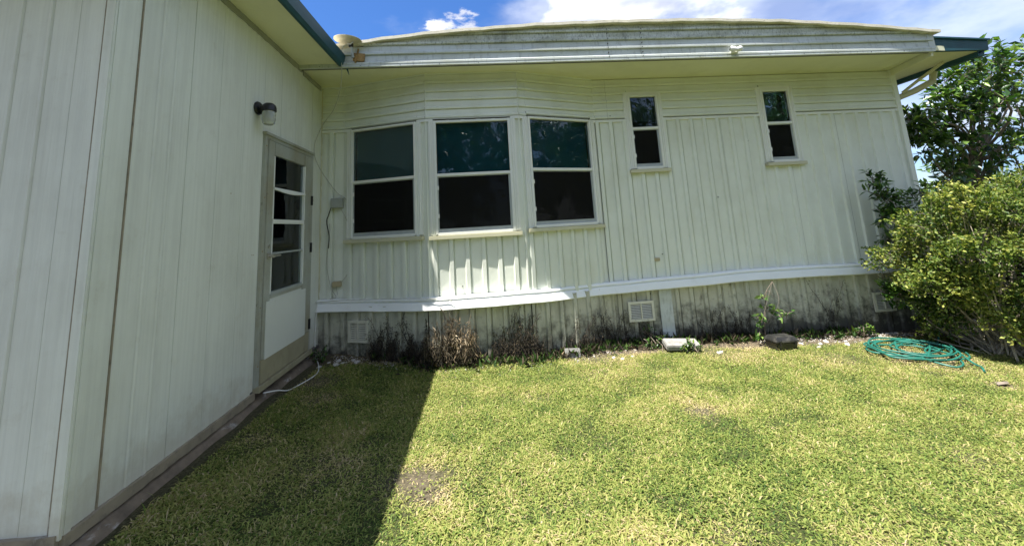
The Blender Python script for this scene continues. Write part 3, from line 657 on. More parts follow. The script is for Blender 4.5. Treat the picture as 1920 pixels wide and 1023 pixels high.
flood = thing('floodlight', (2.91, 3.98, 1.80), 'small white twin-head floodlight on the lower edge of the roof fascia', 'light')
MB().box((2.87,3.965,1.80),(2.95,4.005,1.835)).build('base', flood_m, flood, bevel=.006)
for sx in (-1, 1):
    R_ = Matrix.Rotation(sx*math.radians(70), 3, 'Y') @ Matrix.Rotation(math.radians(-25), 3, 'X')
    h = MB().lathe([(0,-.05),(.018,-.05),(.024,-.02),(.030,.02),(.028,.03),(0,.03)], (2.91+sx*.035,3.945,1.835), R_, 16).build('lamp_head', flood_m, flood, smooth=True)
    MB().lathe([(0,.0),(.020,.0),(.020,.006),(0,.006)], Vector((2.91+sx*.035,3.945,1.835)) + R_ @ Vector((0,0,.03)), R_, 14).build('sensor_eye', lampblack, h)
def cable(pts, r, m, label, grp=None, n=6, cat='cable'):
    p0 = Vector(pts[0]); q = [Vector(p)-p0 for p in spline(pts, 8)]
    o = MB().tube(q, r, n).build('cable', m, None, T(*p0), smooth=True); return tag(o, label, cat, grp)
cable([(-1.37,3.93,1.98),(-1.42,3.92,1.97),(-1.455,3.93,1.88),(-1.46,3.97,1.76),(-1.50,4.06,1.58),(-1.62,4.2,1.38),(-1.80,4.36,1.25),(-1.905,4.42,1.08),(-1.92,4.43,.92),(-1.90,4.52,.78),(-1.83,4.62,.62),(-1.74,4.645,.49),(-1.66,4.65,.43),(-1.61,4.655,.36),(-1.60,4.66,.30)], .004, cable_m, 'thin grey cable sagging from the satellite dish to the utility box')
cable([(-1.69,4.62,.30),(-1.64,4.63,.20),(-1.60,4.64,.05),(-1.585,4.65,-.2),(-1.595,4.65,-.38),(-1.66,4.64,-.5),(-1.73,4.63,-.56),(-1.72,4.625,-.66)], .0035, cable_m, 'pale cable looping from utility box down to the tan outlet plate')
cable([(-1.80,4.61,.32),(-1.82,4.60,.24),(-1.845,4.61,.16),(-1.82,4.62,.0),(-1.83,4.63,-.14)], .006, black_cable, 'short black lead hanging under the utility box')
cable([(-1.81,4.61,.14),(-1.825,4.63,-.05),(-1.85,4.64,-.25),(-1.83,4.64,-.45),(-1.78,4.62,-.60),(-1.73,4.61,-.68),(-1.80,4.62,-.70)], .0035, cable_m, 'pale cable hanging left of the outlet plate down to the belt')
cable([(-1.92,4.57,-.72),(-1.925,4.56,-.95),(-1.92,4.54,-1.15),(-1.86,4.45,-1.27),(-1.78,4.30,-1.285),(-1.70,4.1,-1.29),(-1.69,3.95,-1.288),(-1.72,3.80,-1.285),(-1.76,3.66,-1.28),(-1.80,3.56,-1.24),(-1.86,3.46,-1.215)], .005, white_cable, 'white cable running down the corner and over the soil to the door')
cable([(-1.93,4.55,-.715),(-1.6,4.53,-.708),(-1.2,4.45,-.712),(-.9,4.335,-.705),(-.6,4.24,-.71),(-.45,4.225,-.72),(-.38,4.215,-.78)], .004, cable_m, 'thin grey cable lying along the top of the white belt')
# hose
rr = random.Random(5)
pts = [(4.95,4.22,-.98),(4.97,4.2,-1.12),(4.95,4.18,-1.3),(4.86,4.16,gz(4.86,4.16)+.02)]
for k in range(9):
    cx, cyy = 4.26+rr.uniform(-.16,.14), 3.84+rr.uniform(-.09,.09); rx, ry = rr.uniform(.20,.42), rr.uniform(.16,.34)
    for j in range(10):
        t_ = 2*math.pi*j/10 + .6; q_ = 1+rr.uniform(-.18,.18); x = cx+q_*(rx*math.cos(t_)*1.05+ .08*math.sin(t_)); y = cyy+q_*ry*math.sin(t_)
        pts.append((x, y, gz(x, y)+.018+.004*k+rr.uniform(0,.014)))
pts += [(4.40,3.52,gz(4.4,3.52)+.03),(4.36,3.42,gz(4.36,3.4)+.02),(4.28,3.34,gz(4.28,3.3)+.012)]
p0 = Vector((4.25,3.85,gz(4.25,3.85)))
hose = MB().tube([Vector(p)-p0 for p in spline(pts, 6)], .0082, 7).build('garden_hose', hose_m, None, T(*p0), smooth=True)
tag(hose, 'teal green garden hose coiled on the lawn edge by the shrub', 'hose')
# concrete pieces and box
def lump(name, m, c, sz, rot, bev, label, cat, grp=None, seed=0, rough=.004):
    mb = MB().box((-sz[0]/2,-sz[1]/2,0),(sz[0]/2,sz[1]/2,sz[2])); me = mb.mesh(name, m, bevel=bev)
    for v in me.vertices: v.co += Vector([rough*mnoise.noise(Vector(v.co)*23+Vector((seed,k,0))) for k in (0,9,18)])
    o = bpy.data.objects.new(name, me)
    place(o, None, T(*c) @ Matrix.Rotation(rot[2],4,'Z') @ Matrix.Rotation(rot[0],4,'X') @ Matrix.Rotation(rot[1],4,'Y')); return tag(o, label, cat, grp)
lump('concrete_block', block_m, (2.06,4.36,gz(2.06,4.36)+.03), (.37,.15,.06), (.30,.07,-.06), .008, 'long grey concrete slab lying tilted against the skirt right of middle vent', 'concrete block')
lump('concrete_block', block_m, (.84,4.30,gz(.84,4.30)-.015), (.17,.055,.10), (-.35,.06,.1), .008, 'small pale upright concrete block at the skirt below the right bay window', 'concrete block', seed=5)
bx = thing('storage_box', (3.11, 4.22, gz(3.11,4.22)), 'dusty black plastic lidded box on the ground against the skirt', 'box')
Mb = T(3.11,4.22,gz(3.11,4.22)-.005) @ Matrix.Rotation(.10,4,'Z') @ Matrix.Rotation(.04,4,'Y') @ Matrix.Scale(.84,4)
body = MB(); body.add([(-.14,-.085,0),(.14,-.085,0),(.14,.085,0),(-.14,.085,0),(-.155,-.10,.10),(.155,-.10,.10),(.155,.10,.10),(-.155,.10,.10)],[(0,3,2,1),(4,5,6,7),(0,1,5,4),(1,2,6,5),(2,3,7,6),(3,0,4,7)])
dusty = mat('dusty_black', (.022,.022,.021), .3, var=.3, vscale=20, dirt=[((.16,.15,.13), 12, (1,1,1), (.50,.68), .45)])
body.build('box_body', dusty, bx, Mb, bevel=.008)
lid = MB().add([(-.165,-.11,.10),(.165,-.11,.10),(.165,.11,.10),(-.165,.11,.10),(-.165,-.11,.12),(.165,-.11,.12),(.165,.11,.12),(-.165,.11,.12),(-.13,-.075,.165),(.13,-.075,.165),(.13,.075,.165),(-.13,.075,.165)],[(0,3,2,1),(0,1,5,4),(1,2,6,5),(2,3,7,6),(3,0,4,7),(4,5,9,8),(5,6,10,9),(6,7,11,10),(7,4,8,11),(8,9,10,11)]).build('box_lid', dusty, bx, Mb, bevel=.005)
MB().box((-.12,-.12,.07),(-.10,-.108,.125)).box((.10,-.12,.07),(.12,-.108,.125)).build('box_latch', black_m, bx, Mb)
# stones
stones = [(-1.70,4.36),(-1.62,4.40),(-1.55,4.33),(-1.47,4.42),(-1.60,4.28),(-1.42,4.36),(-1.33,4.44),(-1.75,4.25),(3.42,4.33),(3.6,4.28),(3.74,4.36),(3.86,4.22),(3.95,4.33),(3.5,4.18),(1.33,4.16),(1.46,4.22),(1.25,4.2),(2.4,4.2),(4.2,3.9),(4.28,3.82)]
sm = []
for k in range(3):
    bm = bmesh.new(); bmesh.ops.create_icosphere(bm, subdivisions=2, radius=1)
    for v in bm.verts: v.co *= 1+.35*mnoise.noise(v.co*1.3+Vector((k*5,0,0))); v.co.z *= .55
    me = bpy.data.meshes.new('stone'); bm.to_mesh(me); bm.free(); me.materials.append(stone_m); sm.append(me)
for k, (x, y) in enumerate(stones):
    o = bpy.data.objects.new('stone', sm[k % 3]); s_ = random.uniform(.014, .03)
    place(o, None, T(x, y, gz(x, y)+.006) @ Matrix.Rotation(random.uniform(0,6),4,'Z') @ Matrix.Diagonal((s_*1.4, s_, s_, 1)))
    if x < 0: tag(o, 'small whitish stone on the bare soil in the shaded corner by the first vent', 'stone', 'white stones in the shaded corner')
    elif x > 3.3: tag(o, 'small whitish stone on the soil near the green hose and right skirt', 'stone', 'white stones by the hose')
    else: tag(o, 'small whitish stone at the lawn edge below the middle of the skirt', 'stone', 'white stones under the middle skirt')

# ------------------------------------------------------------------ leaves
def unit(v): return v/np.maximum(1e-9, np.linalg.norm(v, axis=1, keepdims=True))
def leaves(C, Dr, N, Ln, Wd, fold=.25, droop=0.):
    """kites folded on the midrib: base, right, tip, left"""
    Dr = unit(Dr); Sd = unit(np.cross(Dr, N)); N = unit(np.cross(Sd, Dr)); L_ = Ln[:, None]; W_ = Wd[:, None]
    b0 = C; tip = C+Dr*L_ - N*L_*droop; mid = C+Dr*L_*.45
    r_ = mid+Sd*W_*.5+N*W_*fold; l_ = mid-Sd*W_*.5+N*W_*fold
    V = np.stack([b0, r_, tip, l_], 1).reshape(-1, 3); k = np.arange(len(C))*4
    F = np.concatenate([np.stack([k, k+1, k+2], 1), np.stack([k, k+2, k+3], 1)]); return V, F
def leaf_obj(name, parent, V, F, tone, m, org=(0,0,0), kind='stuff'):
    M = T(*org); V = V-np.array(org); o = bpy.data.objects.new(name, np_mesh(name, V, F, m, np.repeat(tone, 4)))
    place(o, parent, M); return tag(o, kind=kind) if kind else o
def randdir(n): return unit(RNG.normal(size=(n, 3)))
PROJ = np.array([list(r2), list(d2), list(fwd)])
def in_view(C):
    q = C @ PROJ.T; z = q[:, 2]; x = 960+721.6*q[:, 0]/z; y = 312+721.6*q[:, 1]/z
    return (z > .2) & (x > 0) & (x < 1920) & (y > 0) & (y < 1023), z
def broad_tree(name, base, clumps, trunk, label, cat, nt_, nl, Ll, mleaf, group=None, singles=0, seed=1, tr=.075):
    rg = np.random.default_rng(seed); root = thing(name, base, label, cat, group)
    C = []; D_ = []; N_ = []; Tn = []; wood = MB()
    tp = Vector(trunk[-1])
    wood.tube([Vector(p) for p in trunk], list(np.linspace(tr, tr*.5, len(trunk))), 8)
    for (cx, cyy, cz, R_) in clumps:
        c = Vector((cx, cyy, cz)); mid = (c+tp)/2+Vector(rg.normal(size=3)*min(.12, .25*(c-tp).length)); start = Vector(trunk[rg.integers(max(1, len(trunk)-2), len(trunk))])
        wood.tube(spline([start, mid, c], 4), list(np.linspace(tr*.33, tr*.1, 9)), 5)
        for k in range(nt_):
            d = unit(rg.normal(size=(1, 3)) + np.array([[0, -.25, .35]]))[0]; ln = R_*rg.uniform(.6, 1.15)
            s0 = np.array(c)+rg.normal(size=3)*R_*.15; e_ = s0+d*ln
            wood.tube([s0, (s0+e_)/2+rg.normal(size=3)*.02, e_], [.005, .004, .002], 3, False)
            for j in range(nl):
                s_ = .25+.78*j/nl; p = s0+(e_-s0)*s_; side = unit(np.cross(d, rg.normal(size=3))[None])[0]
                C.append(p); D_.append(d*.5+side*.8+np.array([0, 0, -.12])); N_.append(np.array([0, 0, 1])+rg.normal(size=3)*.45)
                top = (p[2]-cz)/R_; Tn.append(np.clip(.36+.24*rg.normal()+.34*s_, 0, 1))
    C = np.array(C); D_ = np.array(D_); N_ = np.array(N_); Tn = np.array(Tn); n = len(C)
    Ln = Ll*rg.uniform(.65, 1.2, n); Wd = Ln*rg.uniform(.38, .5, n)
    wood.build('trunk', bark_m, root, None, smooth=True)
    rest = np.ones(n, bool)
    if singles:
        iv, z = in_view(C); sc_ = np.where(iv, Ln/np.maximum(z, .1), 0); top = np.argsort(-sc_)[:singles]; rest[top] = False
        Vl, Fl = leaves(np.zeros((1,3)), np.array([[0,1.,0]]), np.array([[0,0,1.]]), np.array([1.]), np.array([.44]))
        ms = []
        for q in range(5): ms.append(np_mesh('leaf', *leaves(np.zeros((1,3)), np.array([[0,1.,0]]), np.array([[0,0,1.]]), np.array([1.]), np.array([.44]), .18, .08), mleaf, np.full(4, .12+q*.19)))
        for i in top:
            dd = Vector(D_[i]).normalized(); nn = Vector(N_[i]); sd = dd.cross(nn).normalized(); nn = sd.cross(dd)
            Mx = Matrix(((sd.x, dd.x, nn.x, C[i][0]), (sd.y, dd.y, nn.y, C[i][1]), (sd.z, dd.z, nn.z, C[i][2]), (0,0,0,1))) @ Matrix.Scale(float(Ln[i]), 4)
            place(bpy.data.objects.new('leaf', ms[min(4, int(Tn[i]*5))]), root, Mx)
    V_, F_ = leaves(C[rest], D_[rest], N_[rest], Ln[rest], Wd[rest], .18, .08)
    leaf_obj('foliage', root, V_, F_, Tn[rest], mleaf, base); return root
tree_cl = [(7.1,4.95,1.78,.36),(6.7,4.95,1.60,.30),(6.15,5.0,1.15,.22),(6.3,5.0,.75,.28),(8.0,5.2,2.1,.35),(9.3,5.6,2.3,.4),(8.55,5.5,2.05,.42),(8.2,5.4,1.85,.42),(7.75,5.3,1.7,.40),(7.3,5.2,1.5,.38),(6.9,5.15,1.42,.36),(6.55,5.1,1.22,.33),(6.35,5.05,1.0,.25),(7.5,5.2,1.15,.45),(8.1,5.4,1.3,.5),(8.8,5.6,1.6,.5),(9.2,5.7,1.2,.5),(8.6,5.5,.9,.5),(7.9,5.3,.75,.5),(7.2,5.2,.75,.42),(6.85,5.2,1.05,.3),(7.5,5.4,.35,.5),(8.3,5.4,.35,.5),(9.1,5.7,.5,.5),(6.95,5.3,.35,.35),(9.4,6.0,1.9,.45),(7.0,5.5,-.1,.4),(7.8,5.5,-.1,.5),(8.8,5.5,-.1,.5)]
broad_tree('broadleaf_tree', (7.8,5.9,-1.55), tree_cl, [(7.8,5.9,-1.6),(7.75,5.85,-.6),(7.8,5.7,.1),(7.85,5.6,.6)], 'dark glossy broad-leaved tree rising behind the shrub at the right house corner', 'tree', 13, 11, .135, tree_leaf, None, 300, 3)
broad_tree('sapling', (5.15,4.42,-1.5), [(4.78,4.42,.30,.16),(4.86,4.42,.12,.16),(5.0,4.45,.0,.2),(4.80,4.42,-.12,.14),(5.1,4.5,-.25,.25),(4.95,4.45,-.45,.2),(5.3,4.4,.05,.22),(4.55,4.38,-1.0,.12),(4.72,4.35,-1.02,.16)], [(5.15,4.42,-1.55),(5.1,4.42,-1.0),(5.05,4.43,-.5)], 'dark leafy sapling leaning on the wall between house corner and yellow-green shrub', 'shrub', 11, 9, .085, tree_leaf, None, 0, 4, .018)
# small wall plants
broad_tree('weed_plant', (3.06,4.40,-1.5), [(3.05,4.38,-1.22,.10),(3.12,4.38,-1.12,.08),(3.10,4.37,-.98,.05),(3.33,4.4,-1.2,.09),(3.0,4.36,-1.32,.10)], [(3.06,4.40,-1.5),(3.07,4.39,-1.3),(3.11,4.38,-1.05),(3.14,4.37,-.90),(3.22,4.36,-.80)], 'tall thin weed with a few broad leaves behind the black box', 'plant', 4, 5, .07, leafmat('weed_leaf', [(0,(.02,.06,.012)),(.5,(.05,.12,.02)),(1,(.20,.30,.07))], .4, .25), None, 0, 8, .006)
for (x, y, s_, lb) in ((1.80,4.52,.14,'low dark green weed under the middle skirt vent'),(2.12,4.30,.07,'small green weed growing over the tilted concrete slab'),(4.35,4.5,.09,'thin small weed against the skirt left of the right vent'),(-1.86,4.45,.09,'dark weed in the shaded corner between annex and house')):
    z = gz(x, y); broad_tree('weed_plant', (x,y,z), [(x,y,z+s_*.9,s_),(x+s_*.7,y-.03,z+s_*.6,s_*.8),(x-s_*.7,y-.02,z+s_*.5,s_*.8)], [(x,y,z-.02),(x,y,z+s_*.5)], lb, 'plant', 7, 6, .045, tree_leaf, None, 0, int(x*10)+30, .006)
# rounded yellow-green shrub
def small_leaf_shrub():
    rg = np.random.default_rng(21); base = (5.15, 3.75, gz(5.15,3.75)); root = thing('shrub', base, 'large rounded yellow-green small-leaved shrub at the right edge beside the hose', 'shrub')
    c0 = np.array([5.42, 3.82, -.66]); rad = np.array([1.10, .74, .90]); wood = MB()
    C = []; D_ = []; N_ = []; Tn = []
    cl = []
    for k in range(6000):
        d = unit(rg.normal(size=(1, 3)))[0]
        if k % 4 == 0: a_ = rg.uniform(0, 6.283); zz_ = rg.uniform(-.93, -.1); d = np.array([math.cos(a_)*math.sqrt(1-zz_**2), math.sin(a_)*math.sqrt(1-zz_**2), zz_])
        if d[2] < -.96: continue
        f = .80+.32*mnoise.noise(Vector(d)*2.3+Vector((3,1,7))) + rg.uniform(-.08, .10)
        if rg.random() < .35: f *= rg.uniform(.55, .92)
        hx = 1.0 if d[2] > 0 else (1-.28*d[2]**2)/max(.25, math.sqrt(1-d[2]**2)); p = c0+d*rad*f*np.array([hx, hx, 1])
        if p[0] < 4.66+.30*(-.95-p[2]) and p[2] < -.95: continue
        if p[2] < gz(p[0], p[1])+.06: continue
        if mnoise.noise(Vector(p)*4.2) < -.10: continue
        cl.append((p, d))
    for k, (p, d) in enumerate(cl):
        if k % 22 == 0:
            b0 = np.array(base)+np.array([rg.normal()*.12, rg.normal()*.1, 0]); m1_ = (b0+p)/2+rg.normal(size=3)*.10
            wood.tube(spline([b0, m1_, p], 4), list(np.linspace(.010, .0025, 9)), 4, False)
        n = 22; ax = unit((d+rg.normal(size=3)*.5+np.array([0, 0, .5]))[None])[0]; ln = rg.uniform(.07, .16)
        wood.tube([p-ax*ln*.5, p+ax*ln*.8], [.003, .0015], 3, False)
        s_ = rg.uniform(-.3, 1, n); th = rg.uniform(0, 6.28, n)
        q = p+np.outer(s_, ax)*ln+rg.normal(size=(n, 3))*.016
        dd = randdir(n)*.9+ax*.7; nn = np.array([0, 0, .8])+rg.normal(size=(n, 3))*.7 + d*.3
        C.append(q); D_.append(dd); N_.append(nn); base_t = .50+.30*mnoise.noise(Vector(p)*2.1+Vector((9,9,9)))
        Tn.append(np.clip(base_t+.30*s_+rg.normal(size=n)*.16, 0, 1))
    C, D_, N_, Tn = map(np.concatenate, (C, D_, N_, Tn)); n = len(C)
    V_, F_ = leaves(C, D_, N_, rg.uniform(.024, .048, n), rg.uniform(.015, .027, n), .15)
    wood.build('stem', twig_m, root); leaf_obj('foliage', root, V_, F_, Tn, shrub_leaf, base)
small_leaf_shrub()
# hedge and trees further off, and the trees the windows reflect
def mass_tree(name, base, rad, n, ll, label, cat, group=None, seed=1, trunk_h=1.5, m=None):
    rg = np.random.default_rng(seed); root = thing(name, base, label, cat, group)
    c0 = np.array([base[0], base[1], base[2]+trunk_h+rad[2]*.75])
    d = randdir(n); f = np.array([.72+.42*mnoise.noise(Vector(q)*2.2+Vector((seed,0,0))) for q in d])*rg.uniform(.75, 1.05, n)
    C = c0+d*np.array(rad)*f[:, None]; kp = np.array([mnoise.noise(Vector(q)*1.1) > -.25 for q in C]); C = C[kp]; d = d[kp]; n = len(C)
    V_, F_ = leaves(C, randdir(n), d+rg.normal(size=(n, 3))*.7, rg.uniform(.6, 1.2, n)*ll, rg.uniform(.35, .55, n)*ll)
    leaf_obj('crown', root, V_, F_, np.clip(.4+.2*rg.normal(size=n), 0, 1), m or tree_leaf, base)
    w_ = MB(); w_.tube([base, (base[0]+.1, base[1], base[2]+trunk_h), (base[0], base[1]+.1, c0[2]+rad[2]*.4)], [.16, .12, .03], 8)
    for k in range(6):
        e_ = c0+randdir(1)[0]*np.array(rad)*.6; w_.tube([(base[0]+.1, base[1], base[2]+trunk_h*.9), tuple(e_)], [.06, .015], 5)
    w_.build('trunk', bark_m, root)
for k, (x, y, r, h) in enumerate(((10.5,9.0,1.6,1.25),(13.2,9.5,1.9,1.5),(16.6,10.5,2.3,1.7),(20.5,11.5,2.6,1.9),(8.9,9.5,1.2,1.05))):
    mass_tree('background_bush', (x, y, gz(9,5)-.1), (r, 1.2, h), 5200, .16, ('dark bush behind the broadleaf tree, first from the house corner' if k == 4 else 'dark bush far behind the broadleaf tree, ' + ('nearest the house', 'second from the house', 'third from the house', 'farthest right')[k]), 'bush', 'dark bushes behind the right tree', 40+k, .2)
for k, (x, y, r, h, th) in enumerate(((-5.2,-9,2.4,3.3,2.2),(-1.4,-8.4,2.3,3.6,1.6),(2.4,-9.2,2.5,3.8,1.8),(6.4,-8.6,2.6,3.8,1.8),(10.4,-9.4,2.8,4.0,1.8),(14.8,-8.8,2.8,4.0,1.8))):
    mass_tree('yard_tree', (x, y, -1.4), (r, r, h), 11000, .24, 'leafy yard tree reflected in the window glass', 'tree', 'trees reflected in the windows', 60+k, th)

# ------------------------------------------------------------------ dead vines on the skirt
def skirt_y(x): return float(np.interp(x, [p[0] for p in SK], [p[1] for p in SK]))
def dead_vines(x0, x1, top, n, label, seed, green=0):
    rg = random.Random(seed); xm = (x0+x1)/2; ym = skirt_y(xm)-.03; org = Vector((xm, ym, gz(xm, ym))); root = thing('dead_vine', org, label, 'dead vine', 'dead vines on the skirt'); mb = MB(); C = []; D_ = []; N_ = []
    for k in range(n):
        x = rg.uniform(x0, x1); y = skirt_y(x)-rg.uniform(.012, .05); z = gz(x, y)-.01; hmax = (top-z)*rg.uniform(.3, 1.15)*(1-.55*(abs(x-xm)/(x1-x0)*2)**1.5); p = Vector((x, y, z)); pts = [p.copy()]; dx = rg.uniform(-.3, .3)
        st = 9
        for j in range(st):
            dx += rg.uniform(-.35, .35); dx *= .85; p = p+Vector((dx*hmax/st, rg.uniform(-.004, .004), hmax/st)); p.y = min(p.y, skirt_y(p.x)-.006); pts.append(p.copy())
            if rg.random() < .8:
                e_ = p+Vector((rg.uniform(-.06, .06), -rg.uniform(0, .03), rg.uniform(-.06, .03))); mb.tube([p, (p+e_)/2+Vector((0, 0, .01)), e_], [.0016, .0013, .0008], 3, False)
            for q in range(6):
                C.append(tuple(p+Vector((rg.gauss(0, .015), -abs(rg.gauss(0, .012)), rg.gauss(0, .02))))); D_.append((rg.gauss(0, .5), rg.gauss(-.2, .3), rg.gauss(-.7, .4))); N_.append((rg.gauss(0, .5), -1, rg.gauss(0, .5)))
        mb.tube(pts, list(np.linspace(.004, .0015, len(pts))), 4, False)
    mb.build('vine_stem', mat('dead_vine_bark', (.05,.043,.034), .95, var=.4, vscale=25), root)
    C, D_, N_ = map(np.array, (C, D_, N_)); nn = len(C); r_ = np.random.default_rng(seed)
    V_, F_ = leaves(C, D_, N_, r_.uniform(.012, .045, nn), r_.uniform(.002, .007, nn)); leaf_obj('dead_leaves', root, V_, F_, np.clip(r_.normal(.16, .18, nn), 0, 1), dry_leaf, tuple(org))
dead_vines(-1.32,-.98,-.90,30,'dark dead vine just right of the first vent, in shade', 1)
dead_vines(-.98,-.66,-.93,34,'dark dead vine between the first vent and the brown dead mound', 2)
dead_vines(.02,.55,-.93,60,'tangled dead vine spread like a fan on the skirt under the middle bay window', 4)
dead_vines(.70,1.05,-1.0,10,'dead vine on the skirt behind the small upright concrete block', 5)
dead_vines(1.10,1.62,-1.05,24,'low brown dead vine left of the middle skirt vent', 6)
dead_vines(1.62,2.05,-1.15,14,'dead vine tangle below the middle skirt vent', 12)
dead_vines(2.25,2.95,-1.1,16,'low dead vine between the concrete slab and the black box', 7)
dead_vines(2.85,3.05,-.9,7,'single dead vine climbing high left of the tall weed', 8)
dead_vines(3.95,4.25,-.85,5,'bare forked dead vine climbing the skirt left of the right vent', 10)
def mound():
    rg = np.random.default_rng(5); org = (-.46, 4.22, gz(-.46,4.22)); root = thing('dead_plant', org, 'heap of tan and brown dead fern leaves against the skirt under the bay', 'dead plant')
    C = []; D_ = []; Ln = []; Tn = []; st = MB()
    for k in range(60):
        x = org[0]+rg.uniform(-.26, .30); y = 4.28-rg.uniform(0, .12); z0 = org[2]; hh = rg.uniform(.25, .62)*(1-.9*abs(x-org[0]-.04)/.5)
        e_ = np.array([x+rg.normal()*.07, y-.03-rg.uniform(0, .08), z0+hh]); b0 = np.array([x, y, z0-.02]); st.tube([b0, (b0+e_)/2+np.array([0, .03, 0]), e_], [.005, .004, .002], 4, False)
        n = 60; s_ = rg.uniform(.1, 1, n); C.append(b0+np.outer(s_, e_-b0)+rg.normal(size=(n, 3))*.022); D_.append(np.stack([rg.normal(size=n)*.6, -.3+rg.normal(size=n)*.4, -.9+rg.normal(size=n)*.5], 1)); Ln.append(rg.uniform(.02, .07, n)); Tn.append(np.clip(.02+.55*s_*max(0, rg.normal(.55, .5))+(x > -.42)*.22+rg.normal(size=n)*.15, 0, 1))
    C, D_, Ln, Tn = map(np.concatenate, (C, D_, Ln, Tn)); V_, F_ = leaves(C, D_, rg.normal(size=C.shape)+np.array([0, -1, .3]), Ln, Ln*rg.uniform(.07, .2, len(C)), .2, .1)
    st.build('stem', twig_m, root); leaf_obj('dead_leaves', root, V_, F_, Tn, dry_leaf, org)
mound()
tw = MB().tube([(-.48,4.24,-.93),(-.50,4.215,-.84),(-.53,4.21,-.80)], .006, 5).build('stick', bark_m, None, T(0,0,0)); tag(tw, 'short dead stick poking over the white belt above the fern heap', 'stick')

# ------------------------------------------------------------------ lawn
def blades(n_try, xr, yr, dens_fn, ln, wd_, name, seed, tone_shift=0, up=.8):
    rg = np.random.default_rng(seed); x = rg.uniform(*xr, n_try); y = rg.uniform(*yr, n_try)
    keep = (x > -1.80) & (y < np.interp(x, [p[0] for p in SK], [p[1] for p in SK])-.02)
    x, y = x[keep], y[keep]
    # coarse clumping
    gx, gy = np.meshgrid(np.linspace(-2, 8, 401), np.linspace(.3, 5, 201)); pts = np.stack([gx.ravel(), gy.ravel()], 1)
    global _N1, _N2, _N3
    if '_N1' not in globals():
        _N1 = np.array([mnoise.noise(Vector((a*1.1, b_*1.1, 1))) for a, b_ in pts]).reshape(gx.shape)
        _N2 = np.array([mnoise.noise(Vector((a*5.5, b_*5.5, 4))) for a, b_ in pts]).reshape(gx.shape)
        _N3 = np.array([mnoise.noise(Vector((a*2.4, b_*2.4, 9))) for a, b_ in pts]).reshape(gx.shape)
    def smp(A, x, y):
        i = np.clip((x+2)/10*400, 0, 399.99); j = np.clip((y-.3)/4.7*200, 0, 199.99); i0 = i.astype(int); j0 = j.astype(int); u = i-i0; v = j-j0
        return A[j0, i0]*(1-u)*(1-v)+A[j0, np.minimum(i0+1, 400)]*u*(1-v)+A[np.minimum(j0+1, 200), i0]*(1-u)*v+A[np.minimum(j0+1, 200), np.minimum(i0+1, 400)]*u*v
    br = bare(x, y); n1_, n2_, n3_ = smp(_N1, x, y), smp(_N2, x, y), smp(_N3, x, y)
    p = (1-.93*br**.7)*np.clip(.74+.8*n2_+.4*n3_, .3, 1)
    kp = rg.random(len(x)) < p; x, y, br, n1_, n2_, n3_ = [a[kp] for a in (x, y, br, n1_, n2_, n3_)]; n = len(x)
    z = np.array([0.]*n); GZ = np.array([gz(a, b_) for a, b_ in pts]).reshape(gx.shape) if '_GZ' not in globals() else globals()['_GZ']; globals()['_GZ'] = GZ
    z = smp(GZ, x, y)
    az = rg.uniform(0, 2*np.pi, n); el = rg.uniform(.15, 1.25, n)*up; L_ = ln*rg.uniform(.5, 1.35, n)*(1-.45*br)*(1+.4*n3_)
    d = np.stack([np.cos(az)*np.cos(el), np.sin(az)*np.cos(el), np.sin(el)], 1); sd = np.stack([-np.sin(az+rg.normal(size=n)*.5), np.cos(az), np.zeros(n)], 1); w_ = wd_*rg.uniform(.6, 1.3, n)
    C = np.stack([x, y, z-.004], 1); mid = C+d*(L_*.55)[:, None]; d2_ = d+np.array([0, 0, -.75]); d2_ = unit(d2_); tip = mid+d2_*(L_*.5)[:, None]
    V_ = np.stack([C-sd*(w_*.4)[:, None], C+sd*(w_*.4)[:, None], mid+sd*(w_*.5)[:, None], mid-sd*(w_*.5)[:, None], tip], 1).reshape(-1, 3)
    k = np.arange(n)*5; F_ = np.concatenate([np.stack([k, k+1, k+2], 1), np.stack([k, k+2, k+3], 1), np.stack([k+3, k+2, k+4], 1)])
    tn = np.clip(.46+.15*n1_+.18*n2_+.20*n3_+.50*br+rg.normal(size=n)*.19+tone_shift+(rg.random(n) < .06)*.35, 0, 1)
    return V_, F_, tn
A1 = blades(900000, (-1.75, 5.6), (1.3, 4.72), None, .033, .0058, 'lawn_grass', 2)
o = bpy.data.objects.new('lawn_grass', np_mesh('lawn_grass', A1[0], A1[1], grass_m, np.repeat(A1[2], 5))); place(o); tag(o, 'short patchy green and straw coloured lawn grass', 'grass', None, 'stuff')
print('blades', len(A1[2]))
